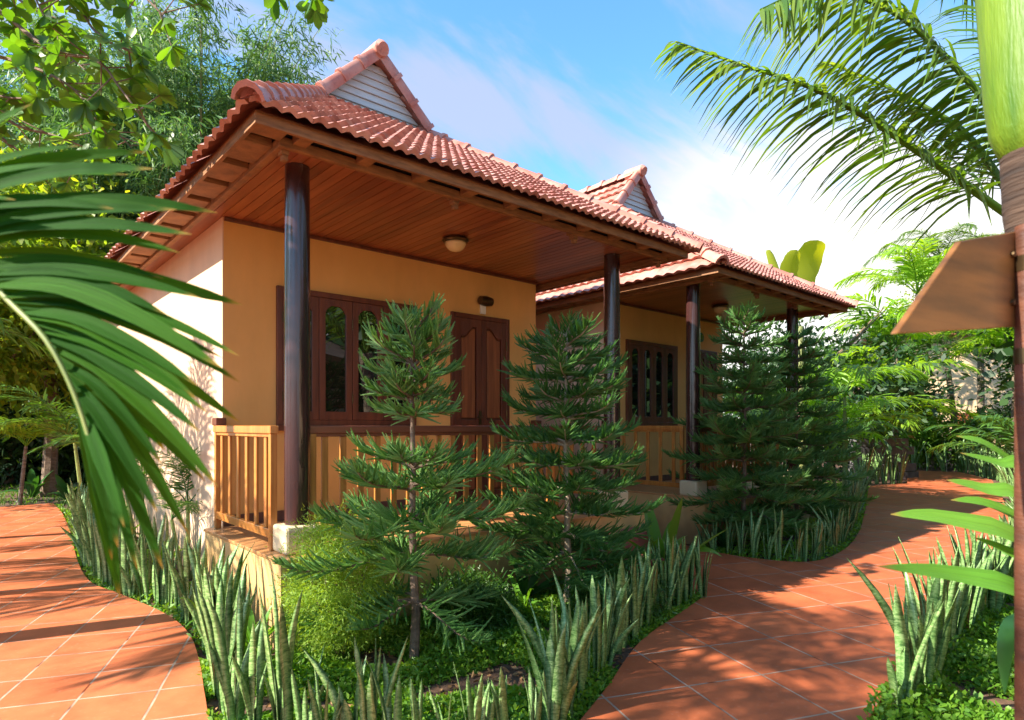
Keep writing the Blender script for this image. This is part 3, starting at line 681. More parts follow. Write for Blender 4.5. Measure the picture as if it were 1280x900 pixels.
# lamps, number plate
def ceiling_lamp(x, y, label):
    L = empty('ceiling_lamp', (x, y, 3.4), label, 'ceiling lamp', 'round porch ceiling lamps')
    q = MB(); q.lathe((x, y, 3.4), [(.04, -.052), (.125, -.045), (.135, -.03), (.13, -.012), (.11, -.001)], 28); q.build('lamp_ring', M['metal'], L, smooth=True)
    q = MB(); q.lathe((x, y, 3.35), [(.01, -.088), (.05, -.08), (.085, -.055), (.105, -.02), (.108, .002)], 28); q.build('lamp_shade', M['opal'], L, smooth='all')
    return L
ceiling_lamp(3.75, 5.12, 'round amber glass lamp on the plank ceiling of the nearer porch')
ceiling_lamp(8.95, 5.2, 'round lamp on the plank ceiling of the farther porch')
wlx, wlz = 4.80, 3.02
L = empty('wall_lamp', (wlx, 6.0, wlz), 'small dark oval lamp with pale bracket on the orange wall above the nearer door', 'wall lamp')
q = MB(); q.box(wlx-.04, wlx+.04, 5.972, 5.998, wlz-.15, wlz-.02); q.build('bracket', M['white'], L, .005)
q = MB(); q.tube([(wlx-.10, 5.93, wlz), (wlx-.09, 5.93, wlz), (wlx, 5.93, wlz), (wlx+.09, 5.93, wlz), (wlx+.10, 5.93, wlz)], [.02, .05, .065, .05, .02], 16); q.build('lamp_shade', M['metal'], L, smooth=True)
# number plate: the green oval plate reads 08
nx_, nz_ = 9.86, 3.07
L = empty('number_plate', (nx_, 6.11, nz_), 'small green house number plate above the door of the farther bungalow', 'number plate')
q = MB(); pts = [(nx_+.095*math.cos(a), nz_+.085*math.sin(a)) for a in [2*math.pi*i/20 for i in range(20)]]
q.prism_xz(pts, 6.098, 6.118).build('plate', M['green_sign'], L)
cu = bpy.data.curves.new('numeral', 'FONT'); cu.body = '88'; cu.size = .12; cu.extrude = .003; cu.align_x = 'CENTER'; cu.align_y = 'CENTER'
tmp = bpy.data.objects.new('numeral_text', cu); COL.objects.link(tmp)
dg = bpy.context.evaluated_depsgraph_get(); me = bpy.data.meshes.new_from_object(tmp.evaluated_get(dg)); bpy.data.objects.remove(tmp)
me.materials.clear(); me.materials.append(M['palm_yellow']); obj('numeral', me, L, (0, -.018, 0), (R(90), 0, 0))

# ------------------------------------------------------------------ conifers (tiered, finger-like shoots)
def conifer_meshes(seed, Ht, whorls, R0, gap=None):
    r = random.Random(seed); tr = MB(); ac = Acc()
    lean = [Vector((r.uniform(-.02, .02), r.uniform(-.02, .02), 0)) for _ in range(8)]
    pts = [Vector((0, 0, Ht*i/7))+lean[i]*(1 if i else 0) for i in range(8)]
    tr.tube(pts, [.034*(1-.82*i/7) for i in range(8)], 9)
    B, D, W, Lg, Wd, Dr = [], [], [], [], [], []
    NB, ND, NW, NL = [], [], [], []
    def shoot(p, d, ln, wd):
        d = Vector(d).normalized()
        w1 = d.cross(Vector((0, 0, 1))); w1 = w1.normalized() if w1.length > .1 else Vector((1, 0, 0)); w2 = d.cross(w1)
        bend = r.uniform(-.38, .22)          # negative droop: tips curl upward
        for ww in (w1, w2):
            B.append(p[:]); D.append(d[:]); W.append(ww[:]); Lg.append(ln); Wd.append(wd); Dr.append(bend)
        kn = int(ln/.013)
        for i in range(kn):
            t = (i+.5)/kn; q = p+d*ln*t+Vector((0, 0, -bend*ln*t*t)); an = r.uniform(0, 6.28)
            nd = d*.85+(w1*math.cos(an)+w2*math.sin(an))*.7
            NB.append(q[:]); ND.append(nd[:]); NW.append((w1*math.sin(an)+w2*math.cos(an))[:]); NL.append(r.uniform(.010, .017))
    for z, rad, up0, cnt in whorls:
        a0 = r.uniform(0, 6.28)
        for b in range(cnt):
            an = a0+2*math.pi*b/cnt+r.uniform(-.25, .25); L_ = rad*r.uniform(.62, 1.18); e = up0+r.uniform(-6, 6)
            h = Vector((math.cos(an), math.sin(an), 0)); p = Vector((0, 0, z+r.uniform(-.03, .03))); bp = [p.copy()]; ns = 12
            for i in range(ns):
                t = i/ns; el = R(e-22*math.sin(t*math.pi)+26*t*t); p = p+(h*math.cos(el)+Vector((0, 0, math.sin(el))))*(L_/ns); bp.append(p.copy())
            tr.tube(bp, [.010*(1-.75*i/ns)+.002 for i in range(ns+1)], 5, cap=False)
            S = h.cross(Vector((0, 0, 1)))
            steps = int(L_/.0108)
            for i in range(steps):
                t = .12+.88*(i+r.random())/steps; k = min(ns-1, int(t*ns)); q = bp[k].lerp(bp[k+1], t*ns-k); T = (bp[k+1]-bp[k]).normalized()
                sd = 1 if i % 2 else -1
                fn = 1 if t < .9 else .8
                ln = (.07+.13*math.sin(math.pi*min(1, t*.82+.12)))*r.uniform(.75, 1.15)*fn*min(1.15, .55+L_*1.1)
                if i % 5 == 0: d = T*.8+Vector((0, 0, 1))*.55+S*r.uniform(-.4, .4); ln *= .7
                else: d = T*r.uniform(.5, 1.0)+S*sd*r.uniform(.5, .95)+Vector((0, 0, 1))*r.uniform(-.2, .65)
                shoot(q, d, ln, r.uniform(.012, .0175))
            for _ in range(5): shoot(bp[-1], T+S*r.uniform(-.6, .6)+Vector((0, 0, r.uniform(0, .7))), r.uniform(.07, .11), .008)
    for _ in range(10): shoot(Vector((0, 0, Ht-.03)), Vector((r.uniform(-.7, .7), r.uniform(-.7, .7), 1)), r.uniform(.08, .14), .009)
    ac.add(*ribbons(B, D, W, Lg, Wd, Dr, 3, [1, 1, .9, .3]))
    NL = np.array(NL)
    ac.add(*ribbons(NB, ND, NW, NL, np.full(len(NL), .0042), -np.full(len(NL), .2), 1, [1, .2]))
    return tr, ac.mesh('conifer_foliage', M['pine'])
def conifer(loc, seed, Ht, whorls, label, barkm='bark', rz=0):
    tr, fm = conifer_meshes(seed, Ht, whorls, 1)
    T = empty('conifer', loc, label, 'conifer', 'young tiered conifers in front of the porches', rz)
    tr.build('trunk', M[barkm], T, smooth=True, off=Vector((0, 0, 0)))
    obj('crown', fm, T); return T
def wh(lst): return lst
c1 = at(517, 4.05, -.05)
conifer(c1, 11, 2.24, [(.42, .74, 0, 5), (.70, .76, 10, 6), (.93, .78, 14, 7), (1.14, .62, 18, 7), (1.28, .40, 26, 6), (1.62, .27, 14, 6), (1.72, .30, 22, 6), (1.82, .31, 26, 6), (1.94, .29, 34, 6), (2.05, .25, 42, 6), (2.14, .19, 52, 5)],
        'young conifer with a bare gap in its trunk, standing before the nearer window')
c2 = at(708, 5.3, -.05)
conifer(c2, 23, 2.36, [(.46, .74, 4, 7), (.62, .78, 10, 8), (.80, .78, 14, 8), (1.0, .72, 16, 8), (1.20, .64, 18, 8), (1.40, .58, 20, 8), (1.58, .50, 22, 7), (1.76, .48, 22, 7), (1.93, .46, 22, 7), (2.08, .42, 24, 7), (2.2, .36, 26, 6), (2.29, .22, 45, 5)],
        'pale-trunked conifer in front of the corner between the two bungalows', 'lightbark')
c3 = at(930, 7.9, -.05)
T3 = conifer(c3, 37, 3.0, [(.34, .86, 2, 7), (.48, .95, 6, 7), (.66, 1.0, 10, 7), (.86, 1.02, 12, 7), (1.10, .96, 14, 8), (1.32, .88, 16, 8), (1.54, .80, 16, 8), (1.75, .70, 18, 8), (1.95, .60, 18, 8), (2.15, .54, 18, 7), (2.34, .46, 20, 7), (2.52, .42, 20, 6), (2.70, .32, 28, 6), (2.85, .20, 36, 5)],
        'tall dark green cone-shaped conifer before the farther porch, left of its twin')
c4 = at(996, 8.8, -.05)
T4 = copy_tree(T3); T4.location = c4; T4.rotation_euler = (0, 0, 2.1); T4.scale = (.96, .96, .97)
tag(T4, 'dark conifer beside the path bend, right-hand one of the close pair')

# feathery round bush by the near column
bp_ = at(425, 4.12, -.05)
a = Acc(); a.add(*leaf_scatter(26000, (0, 0, .50), (.32, .32, .46), .030, .007, 5, clumps=150, up=.5, shell=.55, crad=.15, seg=1, prof=[1, .3]))
for i_, (px_, d_, l_) in enumerate([(585, 4.75, 'low fern-like bush under the nearest conifer, right side'), (770, 5.0, 'low fern-like bush at the foot of the red tiled steps')]):
    a2 = Acc(); a2.add(*leaf_scatter(9000, (0, 0, .18), (.34, .34, .2), .045, .012, 15+i_, clumps=90, up=.5, shell=.3, crad=.2, seg=1, prof=[1, .3]))
    tag(obj('low_bush', a2.mesh('low_bush_foliage', M['palm']), None, at(px_, d_, -.05)), l_, 'bush')
T = empty('round_bush', bp_, 'light green feathery bush against the plinth below the nearest column', 'bush')
obj('foliage', a.mesh('bush_foliage', M['bushl']), T)
q = MB()
for i in range(5): q.tube([(0, 0, 0), (.1*math.cos(i*1.26), .1*math.sin(i*1.26), .25), (.2*math.cos(i*1.26), .2*math.sin(i*1.26), .6)], [.012, .008, .004], 6)
q.build('stem', M['bark'], T, off=Vector((0, 0, 0)))

# ------------------------------------------------------------------ snake plants
def snake_mesh(seed):
    r = random.Random(seed); V = []; Fs = []; nl = r.randint(4, 7)
    for i in range(nl):
        an = r.uniform(0, 6.28); rad = r.uniform(.0, .05); h = r.uniform(.42, .85) if i > 1 else r.uniform(.7, .9); wd = r.uniform(.048, .078)
        lean = r.uniform(.02, .25) if r.random() < .9 else r.uniform(.3, .5); tw = r.uniform(-1.2, 1.2); f = r.uniform(0, 6.28); seg = 8
        c0 = Vector((rad*math.cos(an), rad*math.sin(an), 0)); L = Vector((math.cos(an), math.sin(an), 0)); n0 = len(V)
        wav = r.uniform(-.02, .02)
        for k in range(seg+1):
            t = k/seg; hw = wd*.5*np.interp(t, [0, .2, .6, .85, .96, 1], [.55, .85, 1, .72, .28, .02]); a2 = f+tw*t
            c = c0+L*(lean*h*t*t)+Vector((0, 0, h*t*(1-.1*lean)))+Vector((math.cos(f), math.sin(f), 0))*wav*math.sin(t*5)
            x = Vector((math.cos(a2), math.sin(a2), 0)); y = Vector((-math.sin(a2), math.cos(a2), 0))
            V += [(c-x*hw+y*hw*.45)[:], (c-y*hw*.08)[:], (c+x*hw+y*hw*.45)[:], (c+y*.004)[:]]
        for k in range(seg):
            b = n0+k*4
            for j, l in ((0, 1), (1, 2), (2, 3), (3, 0)): Fs.append((b+j, b+l, b+4+l, b+4+j))
    return np_mesh('snake_plant_clump', V, Fs, M['snake'], True)
SN = [snake_mesh(100+i) for i in range(9)]
ORD = ['first','second','third','fourth','fifth','sixth','seventh','eighth','ninth','tenth','eleventh','twelfth','thirteenth','fourteenth','fifteenth','sixteenth','seventeenth','eighteenth','nineteenth','twentieth']
ORD += [t_+'-'+w for t_ in ('twenty',) for w in ORD[:9]]+['thirtieth']+['thirty-'+w for w in ORD[:9]]+['fortieth']+['forty-'+w for w in ORD[:9]]+['fiftieth']+['fifty-'+w for w in ORD[:9]]+['sixtieth']+['sixty-'+w for w in ORD[:9]]+['seventieth']+['seventy-'+w for w in ORD[:9]]
def snake_row(pts, spacing, where, group, smin=.8, smax=1.05, inset=.1, side=1, jit=.05, rows=1):
    pts = smooth_path(pts, 8); acc = 0; nxt = 0; k = 0; out = []
    for a, b in zip(pts, pts[1:]):
        d = (b-a).length; n = Vector((-(b-a).y, (b-a).x, 0)); n = n.normalized() if n.length > 0 else Vector((1, 0, 0))
        while nxt <= acc+d:
            p = a.lerp(b, (nxt-acc)/d if d else 0)+n*side*(inset+rng.uniform(0, jit)); out.append(p); nxt += spacing*rng.uniform(.8, 1.2)
        acc += d
    for k, p in enumerate(out):
        o = obj('snake_plant', SN[rng.randrange(len(SN))], None, (p.x, p.y, -.06), (rng.uniform(-.07, .07), rng.uniform(-.07, .07), rng.uniform(0, 6.28)), rng.uniform(smin, smax))
        tag(o, '%s snake plant %s' % (ORD[min(k, len(ORD)-1)], where), 'snake plant', group)
    return out
snake_row(left_edge[2:12], .16, 'from the far end of the left path row', 'snake plants edging the left path', .74, 1.0, .08, 1)
snake_row(left_edge[11:16], .135, 'from the left in the row at the bottom of the photo', 'snake plants along the front of the bed', .46, .70, .10, 1)
snake_row([gp(*p) for p in [(712,912),(745,868),(790,812),(845,770),(876,750)]], .115, 'from the near end, between bed and right path', 'snake plants at the path side of the near bed', .66, .86, .08, 1)
snake_row([Vector((4.98,3.1,0)), Vector((4.75,3.35,0))], .15, 'from the path end, beside the red steps', 'snake plants beside the steps', .6, .75, .1, 1)
snake_row(bed2_edge[0:4]+bed2_edge[4:6], .17, 'from the left before the pair of dark conifers', 'snake plants edging the middle bed', .5, .8, .1, 1)
snake_row([Vector(p) for p in (bed2_edge[4], bed2_edge[5], bed2_edge[6])], .36, 'from the near end, inside the path bend', 'snake plants inside the path bend', .85, 1.1, .12, 1)
snake_row([gp(1087,604), gp(1134,602)], .24, 'from the left below the stone edging', 'snake plants below the stone edging', 1.1, 1.4, .15, 1)
snake_row([gp(1136,588), gp(1168,588), gp(1200,590), gp(1242,600), gp(1262,625)], .38, 'from the left in the far row at the path end', 'snake plants in the far row', 1.1, 1.45, .15, 1)
snake_row([gp(*p) for p in [(1262,640),(1272,690),(1250,726),(1182,782),(1142,822),(1092,888)]], .155, 'from the far end, edging the lower right bed', 'snake plants edging the lower right bed', .70, .98, .09, 1)

# ------------------------------------------------------------------ ground cover and lawn (uncountable)
def inpoly(x, y, P):
    c = np.zeros(len(x), bool); n = len(P)
    for i in range(n):
        x0, y0 = P[i].x, P[i].y; x1, y1 = P[(i+1) % n].x, P[(i+1) % n].y
        m = ((y0 > y) != (y1 > y)); xx = (x1-x0)*(y-y0)/((y1-y0) if y1 != y0 else 1e-9)+x0
        c ^= (m & (x < xx))
    return c
def cover(name, P, n, size, width, h, label, m, seed, clump=.5):
    r = np.random.default_rng(seed); xs = [p.x for p in P]; ys = [p.y for p in P]
    x = r.uniform(min(xs), max(xs), n*3); y = r.uniform(min(ys), max(ys), n*3)
    from mathutils import noise
    k = inpoly(x, y, P); x = x[k][:n]; y = y[k][:n]
    nzv = np.array([noise.noise(Vector((a*2.2, b*2.2, seed))) for a, b in zip(x, y)])
    keep = nzv > -.28+.0*x; x = x[keep]; y = y[keep]; nzv = nzv[keep]
    z = -.06+r.random(len(x))**1.5*h*(.6+nzv*1.2).clip(.25, 1.4)
    D = r.normal(size=(len(x), 3)); D[:, 2] = np.abs(D[:, 2])*.8+.35
    W = r.normal(size=(len(x), 3))
    V, Fq = ribbons(np.c_[x, y, z], D, W, size*r.uniform(.6, 1.3, len(x)), width*r.uniform(.7, 1.2, len(x)), .25*np.ones(len(x)), 2, [.35, 1, .08])
    o = obj(name, np_mesh(name, V, Fq, m)); tag(o, label, 'ground cover', kind='stuff'); return o
bed1 = smooth_path(left_edge, 4)+smooth_path(right_edge1, 4)+tipb+[Vector((4.5, 4.2, 0)), Vector((1.6, 4.2, 0)), Vector((1.6, 12, 0)), Vector((-.5, 12, 0))]
near1 = [p for p in smooth_path(left_edge[8:], 4)]+smooth_path(right_edge1, 4)+tipb+[Vector((4.5, 4.21, 0)), Vector((1.65, 4.21, 0))]
cover('ground_cover', near1, 60000, .040, .019, .12, 'low bright green small-leaved ground cover in the near bed', M['cover'], 3)
side1 = [Vector((1.6, 4.2, 0))]+[p for p in reversed(smooth_path(left_edge[:9], 4))]+[Vector((1.7, 11, 0))]
cover('ground_cover', side1, 9000, .05, .022, .12, 'low ground cover along the side wall of the nearer bungalow', M['cover'], 4)
bed2 = smooth_path(bed2_edge, 4)+[Vector((17.5, 9, 0)), Vector((12, 5.5, 0)), Vector((10.6, 4.34, 0)), Vector((7.1, 4.34, 0))]
cover('ground_cover', bed2, 26000, .06, .026, .16, 'low ground cover under the pair of dark conifers', M['cover'], 5)
rbed = smooth_path(right_edge2[2:], 4)+[rd(1.5, .9), rd(2.9, 1.6), rd(4.6, 4.5), rd(7.5, 8.5)]
cover('ground_cover', rbed, 60000, .045, .022, .15, 'sunlit ground cover in the lower right bed', M['cover'], 6)
def litter(P, n, seed, label):
    r = np.random.default_rng(seed); xs = [p.x for p in P]; ys = [p.y for p in P]
    x = r.uniform(min(xs), max(xs), n*3); y = r.uniform(min(ys), max(ys), n*3); k = inpoly(x, y, P); x = x[k][:n]; y = y[k][:n]
    D = r.normal(size=(len(x), 3)); D[:, 2] *= .15; W = r.normal(size=(len(x), 3)); W[:, 2] *= .2
    V, Fq = ribbons(np.c_[x, y, np.full(len(x), -.05)], D, W, .05*r.uniform(.5, 1.3, len(x)), .025*r.uniform(.6, 1.2, len(x)), np.zeros(len(x)), 2, [.3, 1, .1])
    tag(obj('leaf_litter', np_mesh('leaf_litter', V, Fq, M['litter'])), label, 'leaf litter', kind='stuff')
litter(near1, 2600, 9, 'dry brown leaf litter on the soil of the near bed')
litter(rbed, 1200, 10, 'dry brown leaf litter on the soil of the lower right bed')
# lawn grass
r_ = np.random.default_rng(12); xs = [p.x for p in lawn_poly]; ys = [p.y for p in lawn_poly]
x = r_.uniform(min(xs), max(xs), 90000); y = r_.uniform(min(ys), max(ys), 90000); k = inpoly(x, y, lawn_poly); x = x[k][:30000]; y = y[k][:30000]
D = r_.normal(size=(len(x), 3))*.5; D[:, 2] = 1
V, Fq = ribbons(np.c_[x, y, np.full(len(x), -.02)], D, r_.normal(size=(len(x), 3)), r_.uniform(.06, .13, len(x)), np.full(len(x), .02), .2*np.ones(len(x)), 1, [1, .2])
tag(obj('grass', np_mesh('grass', V, Fq, M['grass'])), 'short green lawn beyond the left path', 'grass', kind='stuff')

# ------------------------------------------------------------------ strap-leaved plants
def set_uv(me, uv):
    uv = np.asarray(uv[-len(me.vertices):], dtype=np.float32); idx = np.zeros(len(me.loops), np.int32); me.loops.foreach_get('vertex_index', idx)
    l = me.uv_layers.new(name='blade'); l.data.foreach_set('uv', uv[idx].ravel()); return me
def ribbed(m):
    N, L = m.node_tree.nodes, m.node_tree.links; P = N['Principled BSDF']; src = P.inputs['Base Color'].links[0].from_socket
    uvn = N.new('ShaderNodeUVMap'); uvn.uv_map = 'blade'; mpn = N.new('ShaderNodeMapping'); mpn.inputs['Scale'].default_value = (7, .8, 1); L.new(uvn.outputs[0], mpn.inputs[0])
    n = N.new('ShaderNodeTexNoise'); n.inputs['Scale'].default_value = 1.6; n.inputs['Detail'].default_value = 5; n.inputs['Roughness'].default_value = .6; L.new(mpn.outputs[0], n.inputs['Vector'])
    r = N.new('ShaderNodeMapRange'); L.new(n.outputs[0], r.inputs[0]); r.inputs[1].default_value = .3; r.inputs[2].default_value = .7; r.inputs[3].default_value = .6; r.inputs[4].default_value = 1.45
    v = N.new('ShaderNodeVectorMath'); v.operation = 'SCALE'; L.new(src, v.inputs[0]); L.new(r.outputs[0], v.inputs['Scale'])
    sp = N.new('ShaderNodeSeparateXYZ'); L.new(uvn.outputs[0], sp.inputs[0])
    ad = N.new('ShaderNodeMath'); ad.operation = 'MULTIPLY_ADD'; L.new(n.outputs[0], ad.inputs[0]); ad.inputs[1].default_value = .18; L.new(sp.outputs[1], ad.inputs[2])
    tr = N.new('ShaderNodeMapRange'); L.new(ad.outputs[0], tr.inputs[0]); tr.inputs[1].default_value = .99; tr.inputs[2].default_value = 1.07
    mx = N.new('ShaderNodeMix'); mx.data_type = 'RGBA'; L.new(tr.outputs[0], mx.inputs[0]); L.new(v.outputs[0], mx.inputs['A']); mx.inputs['B'].default_value = (.30, .22, .05, 1)
    for l_ in list(L):
        if l_.from_socket == src and l_.to_node not in (v.id_data, ) and l_.to_socket != v.inputs[0]: 
            ts = l_.to_socket; L.remove(l_); L.new(mx.outputs['Result'], ts)
    b = N.new('ShaderNodeBump'); b.inputs['Strength'].default_value = .5; b.inputs['Distance'].default_value = .003; L.new(n.outputs[0], b.inputs['Height']); L.new(b.outputs[0], P.inputs['Normal'])
    return m
M['long'] = ribbed(leafmat('long_strap_leaf', [(.06, .19, .015), (.10, .26, .025), (.15, .31, .035)], .42, .35))
ribbed(M['fore'])
def strap_mesh(seed, n, L, w, m, e0=(35, 80), droop=(.15, .6), seg=8):
    r = random.Random(seed); V = []; Fs = []
    for i in range(n):
        an = 2*math.pi*i/n+r.uniform(-.4, .4); e = R(r.uniform(*e0)); ln = L*r.uniform(.7, 1.1); dr = r.uniform(*droop); hw0 = w*.5*r.uniform(.8, 1.1); n0 = len(V)
        H = Vector((math.cos(an), math.sin(an), 0)); S = Vector((-math.sin(an), math.cos(an), 0)); tw = r.uniform(-.5, .5)
        for k in range(seg+1):
            t = k/seg; c = H*math.cos(e)*ln*t+Vector((0, 0, math.sin(e)*ln*t-dr*ln*t*t)); hw = hw0*np.interp(t, [0, .25, .55, .85, 1], [.45, .85, 1, .55, .03])
            s = (S*math.cos(tw*t)+Vector((0, 0, 1))*math.sin(tw*t))
            V += [(c-s*hw+Vector((0, 0, hw*.35)))[:], c[:], (c+s*hw+Vector((0, 0, hw*.35)))[:]]
        for k in range(seg):
            b = n0+k*3; Fs += [(b, b+1, b+4, b+3), (b+1, b+2, b+5, b+4)]
    return np_mesh('strap_leaves', V, Fs, m, True)
def strap(loc, seed, n, L, w, m, label, name='strap_leaved_plant', rz=0, **k):
    o = obj(name, strap_mesh(seed, n, L, w, m, **k), None, loc, (0, 0, rz)); tag(o, label, 'plant'); return o
strap(at(828, 6.2, -.05), 3, 16, 1.02, .13, M['strap'], 'broad-leaved green plant standing right of the pale-trunked conifer, by the steps', e0=(45, 85))
strap(at(318, 4.05, -.05), 6, 14, .62, .055, M['strap'], 'arching light green strap-leaved plant at the white corner of the terrace plinth', e0=(50, 82), droop=(.2, .7))
strap(at(262, 4.6, -.05), 8, 12, .60, .05, M['strap'], 'arching strap-leaved plant among the snake plants below the corner of the side wall', e0=(50, 82), droop=(.2, .7))
strap(at(655, 5.0, -.05), 9, 11, .7, .06, M['strap'], 'small plant with hanging leaves between the two nearer conifers', e0=(45, 85), droop=(.4, .9))
strap(at(205, 6.6, -.05), 14, 16, .75, .045, M['palm_bright'], 'yellow-green arching plant beside the left path, left of the slim palms', e0=(50, 85), droop=(.3, .8))
strap(at(150, 8.0, -.05), 15, 14, .9, .06, M['palm_bright'], 'tall arching yellow-green plant at the far end of the left path row', e0=(50, 85), droop=(.3, .8))
strap(at(86, 12.5, -.05), 16, 10, .9, .16, M['strapd'], 'dark broad-leaved plant at the back of the lawn, right one of two', e0=(35, 75), droop=(.2, .6))
strap(at(40, 13.2, -.05), 17, 10, .9, .16, M['strapd'], 'dark broad-leaved plant at the back of the lawn, left one of two', e0=(35, 75), droop=(.2, .6))
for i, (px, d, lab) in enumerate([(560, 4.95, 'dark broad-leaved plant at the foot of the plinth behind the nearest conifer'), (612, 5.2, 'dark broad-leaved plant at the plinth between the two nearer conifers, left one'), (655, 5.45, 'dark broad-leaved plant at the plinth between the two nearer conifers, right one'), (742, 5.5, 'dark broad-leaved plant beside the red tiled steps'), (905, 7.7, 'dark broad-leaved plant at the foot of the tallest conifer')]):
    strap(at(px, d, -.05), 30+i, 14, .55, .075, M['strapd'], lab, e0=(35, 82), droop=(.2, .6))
# foreground right plant: long leaves reaching in from the right
BUV = []
def blade(V, Fs, P, wd, seg=10, up=Vector((0, 0, 1)), fold=.25, pleat=.0):
    pts = smooth_path(P, 4); n0 = len(V); k = len(pts)
    us = [-1, -.75, -.5, -.25, 0, .25, .5, .75, 1] if pleat else [-1, 0, 1]; m = len(us)
    for i, c in enumerate(pts):
        t = i/(k-1); T = (pts[min(i+1, k-1)]-pts[max(i-1, 0)]).normalized(); s = T.cross(up).normalized(); u = s.cross(T)
        hw = wd*.5*np.interp(t, [0, .2, .5, .8, 1], [.35, .8, 1, .6, .02])
        for j, a in enumerate(us): V.append((c+s*hw*a+u*hw*(fold*abs(a)+(pleat if j % 2 else 0)))[:]); BUV.append((a+2.7*(n0 % 97), t))
    for i in range(k-1):
        for j in range(m-1): b = n0+i*m+j; Fs.append((b, b+1, b+m+1, b+m))
T = empty('broad_leaved_plant', at(1345, 2.4, -.05), 'bright green plant whose long leaves reach in at the right edge above the snake plants', 'plant')
root = at(1345, 2.4, .55); off = wloc(T)
leafs = [([(1345,760),(1290,690),(1190,650),(1113,643)], 2.2, .075), ([(1345,730),(1290,640),(1230,612),(1183,600)], 2.3, .06), ([(1345,740),(1300,680),(1240,632),(1188,625)], 2.4, .055),
         ([(1345,800),(1290,750),(1200,720),(1097,708)], 2.0, .07), ([(1345,700),(1290,620),(1240,560),(1195,545)], 2.6, .055), ([(1345,760),(1300,720),(1260,690),(1217,672)], 2.2, .05), ([(1340,690),(1290,600),(1250,580),(1200,566)], 2.5, .05),
         ([(1345,740),(1320,640),(1300,560),(1270,500)], 2.5, .07), ([(1350,760),(1400,700),(1440,690),(1480,720)], 2.5, .07), ([(1350,760),(1380,660),(1400,600),(1420,560)], 2.6, .07)]
for i, (pp, d, wd) in enumerate(leafs):
    V, Fs = [], []; n = len(pp)
    P = [root]+[ap(px, py, d) for px, py in pp[1:]]
    blade(V, Fs, [p-off for p in P], wd*1.25, up=Vector((0, 0, .75))+rd(.1, -.65), fold=.2, pleat=.04)
    obj('leaf', set_uv(np_mesh('long_leaf', V, Fs, M['long'], True), BUV), T)
q = MB(); q.tube([at(1345, 2.4, -.05), root+Vector((0, 0, .05))], [.025, .02], 8); q.build('stem', M['rachis'], T, smooth=True)
T = empty('dark_leaved_plant', at(1345, 1.75, -.05), 'plant with a glossy dark green drooping leaf at the lower right edge', 'plant'); off = wloc(T)
for pp, wd in (([(1330,790),(1290,775),(1262,800),(1256,868)], .085), ([(1330,800),(1350,760),(1400,760),(1440,800)], .085), ([(1335,800),(1345,720),(1370,690),(1420,690)], .08)):
    V, Fs = [], []; blade(V, Fs, [ap(px, py, 1.7)-off for px, py in pp], wd); obj('leaf', np_mesh('dark_leaf', V, Fs, M['strapd'], True), T)
q = MB(); q.tube([at(1345, 1.75, -.05), ap(1332, 800, 1.7)], [.015, .012], 8); q.build('stem', M['rachis'], T, smooth=True)

# ------------------------------------------------------------------ palms
FR = {}
def fr(key, *a, **k):
    if key not in FR: FR[key] = frond_mesh(key, *a, **k)
    return FR[key]
for s in range(3):
    fr('areca%d' % s, 1.5, 68-8*s, -25+6*s, 32, .42, .026, M['palm'], 50+s, droop=.3, a0=60, a1=22)
    fr('bright%d' % s, 1.7, 72-8*s, -30+6*s, 26, .60, .042, M['palm_bright'], 60+s, droop=.5, a0=58, a1=20)
    fr('yellow%d' % s, 1.2, 65-8*s, -35, 26, .34, .03, M['palm_yellow'], 70+s, droop=.4, a0=60, a1=25)
    fr('coco%d' % s, 3.4, 62-14*s, -45, 70, .85, .038, M['coco'], 80+s, droop=.55, a0=68, a1=20, r0=.03)
    fr('kentia%d' % s, 2.2, 65-10*s, -20, 34, .62, .04, M['palm'], 90+s, droop=.45, a0=60, a1=25, r0=.018)
def palm(loc, kind, nfr, label, trunks=((0, 0, 1.0, .05),), sc_=1.0, seed=0, group=None, e_jit=12, name='palm_tree', tm='trunk'):
    r = random.Random(seed); T = empty(name, loc, label, 'palm', group); q = MB(); ends = []
    for dx, dy, h, rad in trunks:
        bx, by = dx*.35, dy*.35; pts = [Vector((bx+(dx-bx)*t, by+(dy-by)*t, h*t)) for t in [i/6 for i in range(7)]]
        q.tube(pts, [rad*(1.15-.35*i/6) for i in range(7)], 8); ends.append(pts[-1])
    q.build('trunk', M[tm], T, smooth=True, off=Vector((0, 0, 0)))
    for i in range(nfr):
        e = ends[i % len(ends)]; a = 2.399*i+r.uniform(-.3, .3)
        obj('frond', FR['%s%d' % (kind, i % 3)], T, e, (r.uniform(-.15, .15), R(r.uniform(-e_jit, e_jit)), a), sc_*r.uniform(.8, 1.1))
    return T
G = 'slim palms in the garden'
# beside the side wall of the nearer house
palm(at(235, 6.3, -.05), 'areca', 12, 'slim clustered palm against the sunlit side wall of the nearer bungalow, right one', ((0, 0, .75, .022), (.15, .1, .95, .02), (-.12, .12, .6, .02)), .62, 1, G, tm='rachis')
palm(at(178, 7.8, -.05), 'areca', 13, 'slim clustered palm against the side wall of the nearer bungalow, left one', ((0, 0, .9, .025), (.2, .1, 1.2, .022), (-.15, .15, .7, .022)), .8, 2, G, tm='rachis')
palm(at(112, 10.6, -.05), 'areca', 14, 'silvery green feather palm at the far corner of the nearer bungalow', ((0, 0, 1.0, .03), (-.2, .1, 1.3, .03)), 1.1, 3, G, tm='rachis')
palm(at(20, 11.9, -.05), 'bright', 10, 'small yellow-green palm with a thin bent trunk at the left end of the lawn', ((0.15, 0, 1.15, .035),), .78, 4, G)
palm(at(-14, 13.2, -.05), 'bright', 11, 'taller yellow-green palm at the left edge behind the small one', ((0, .1, 2.3, .04),), 1.0, 5, G)
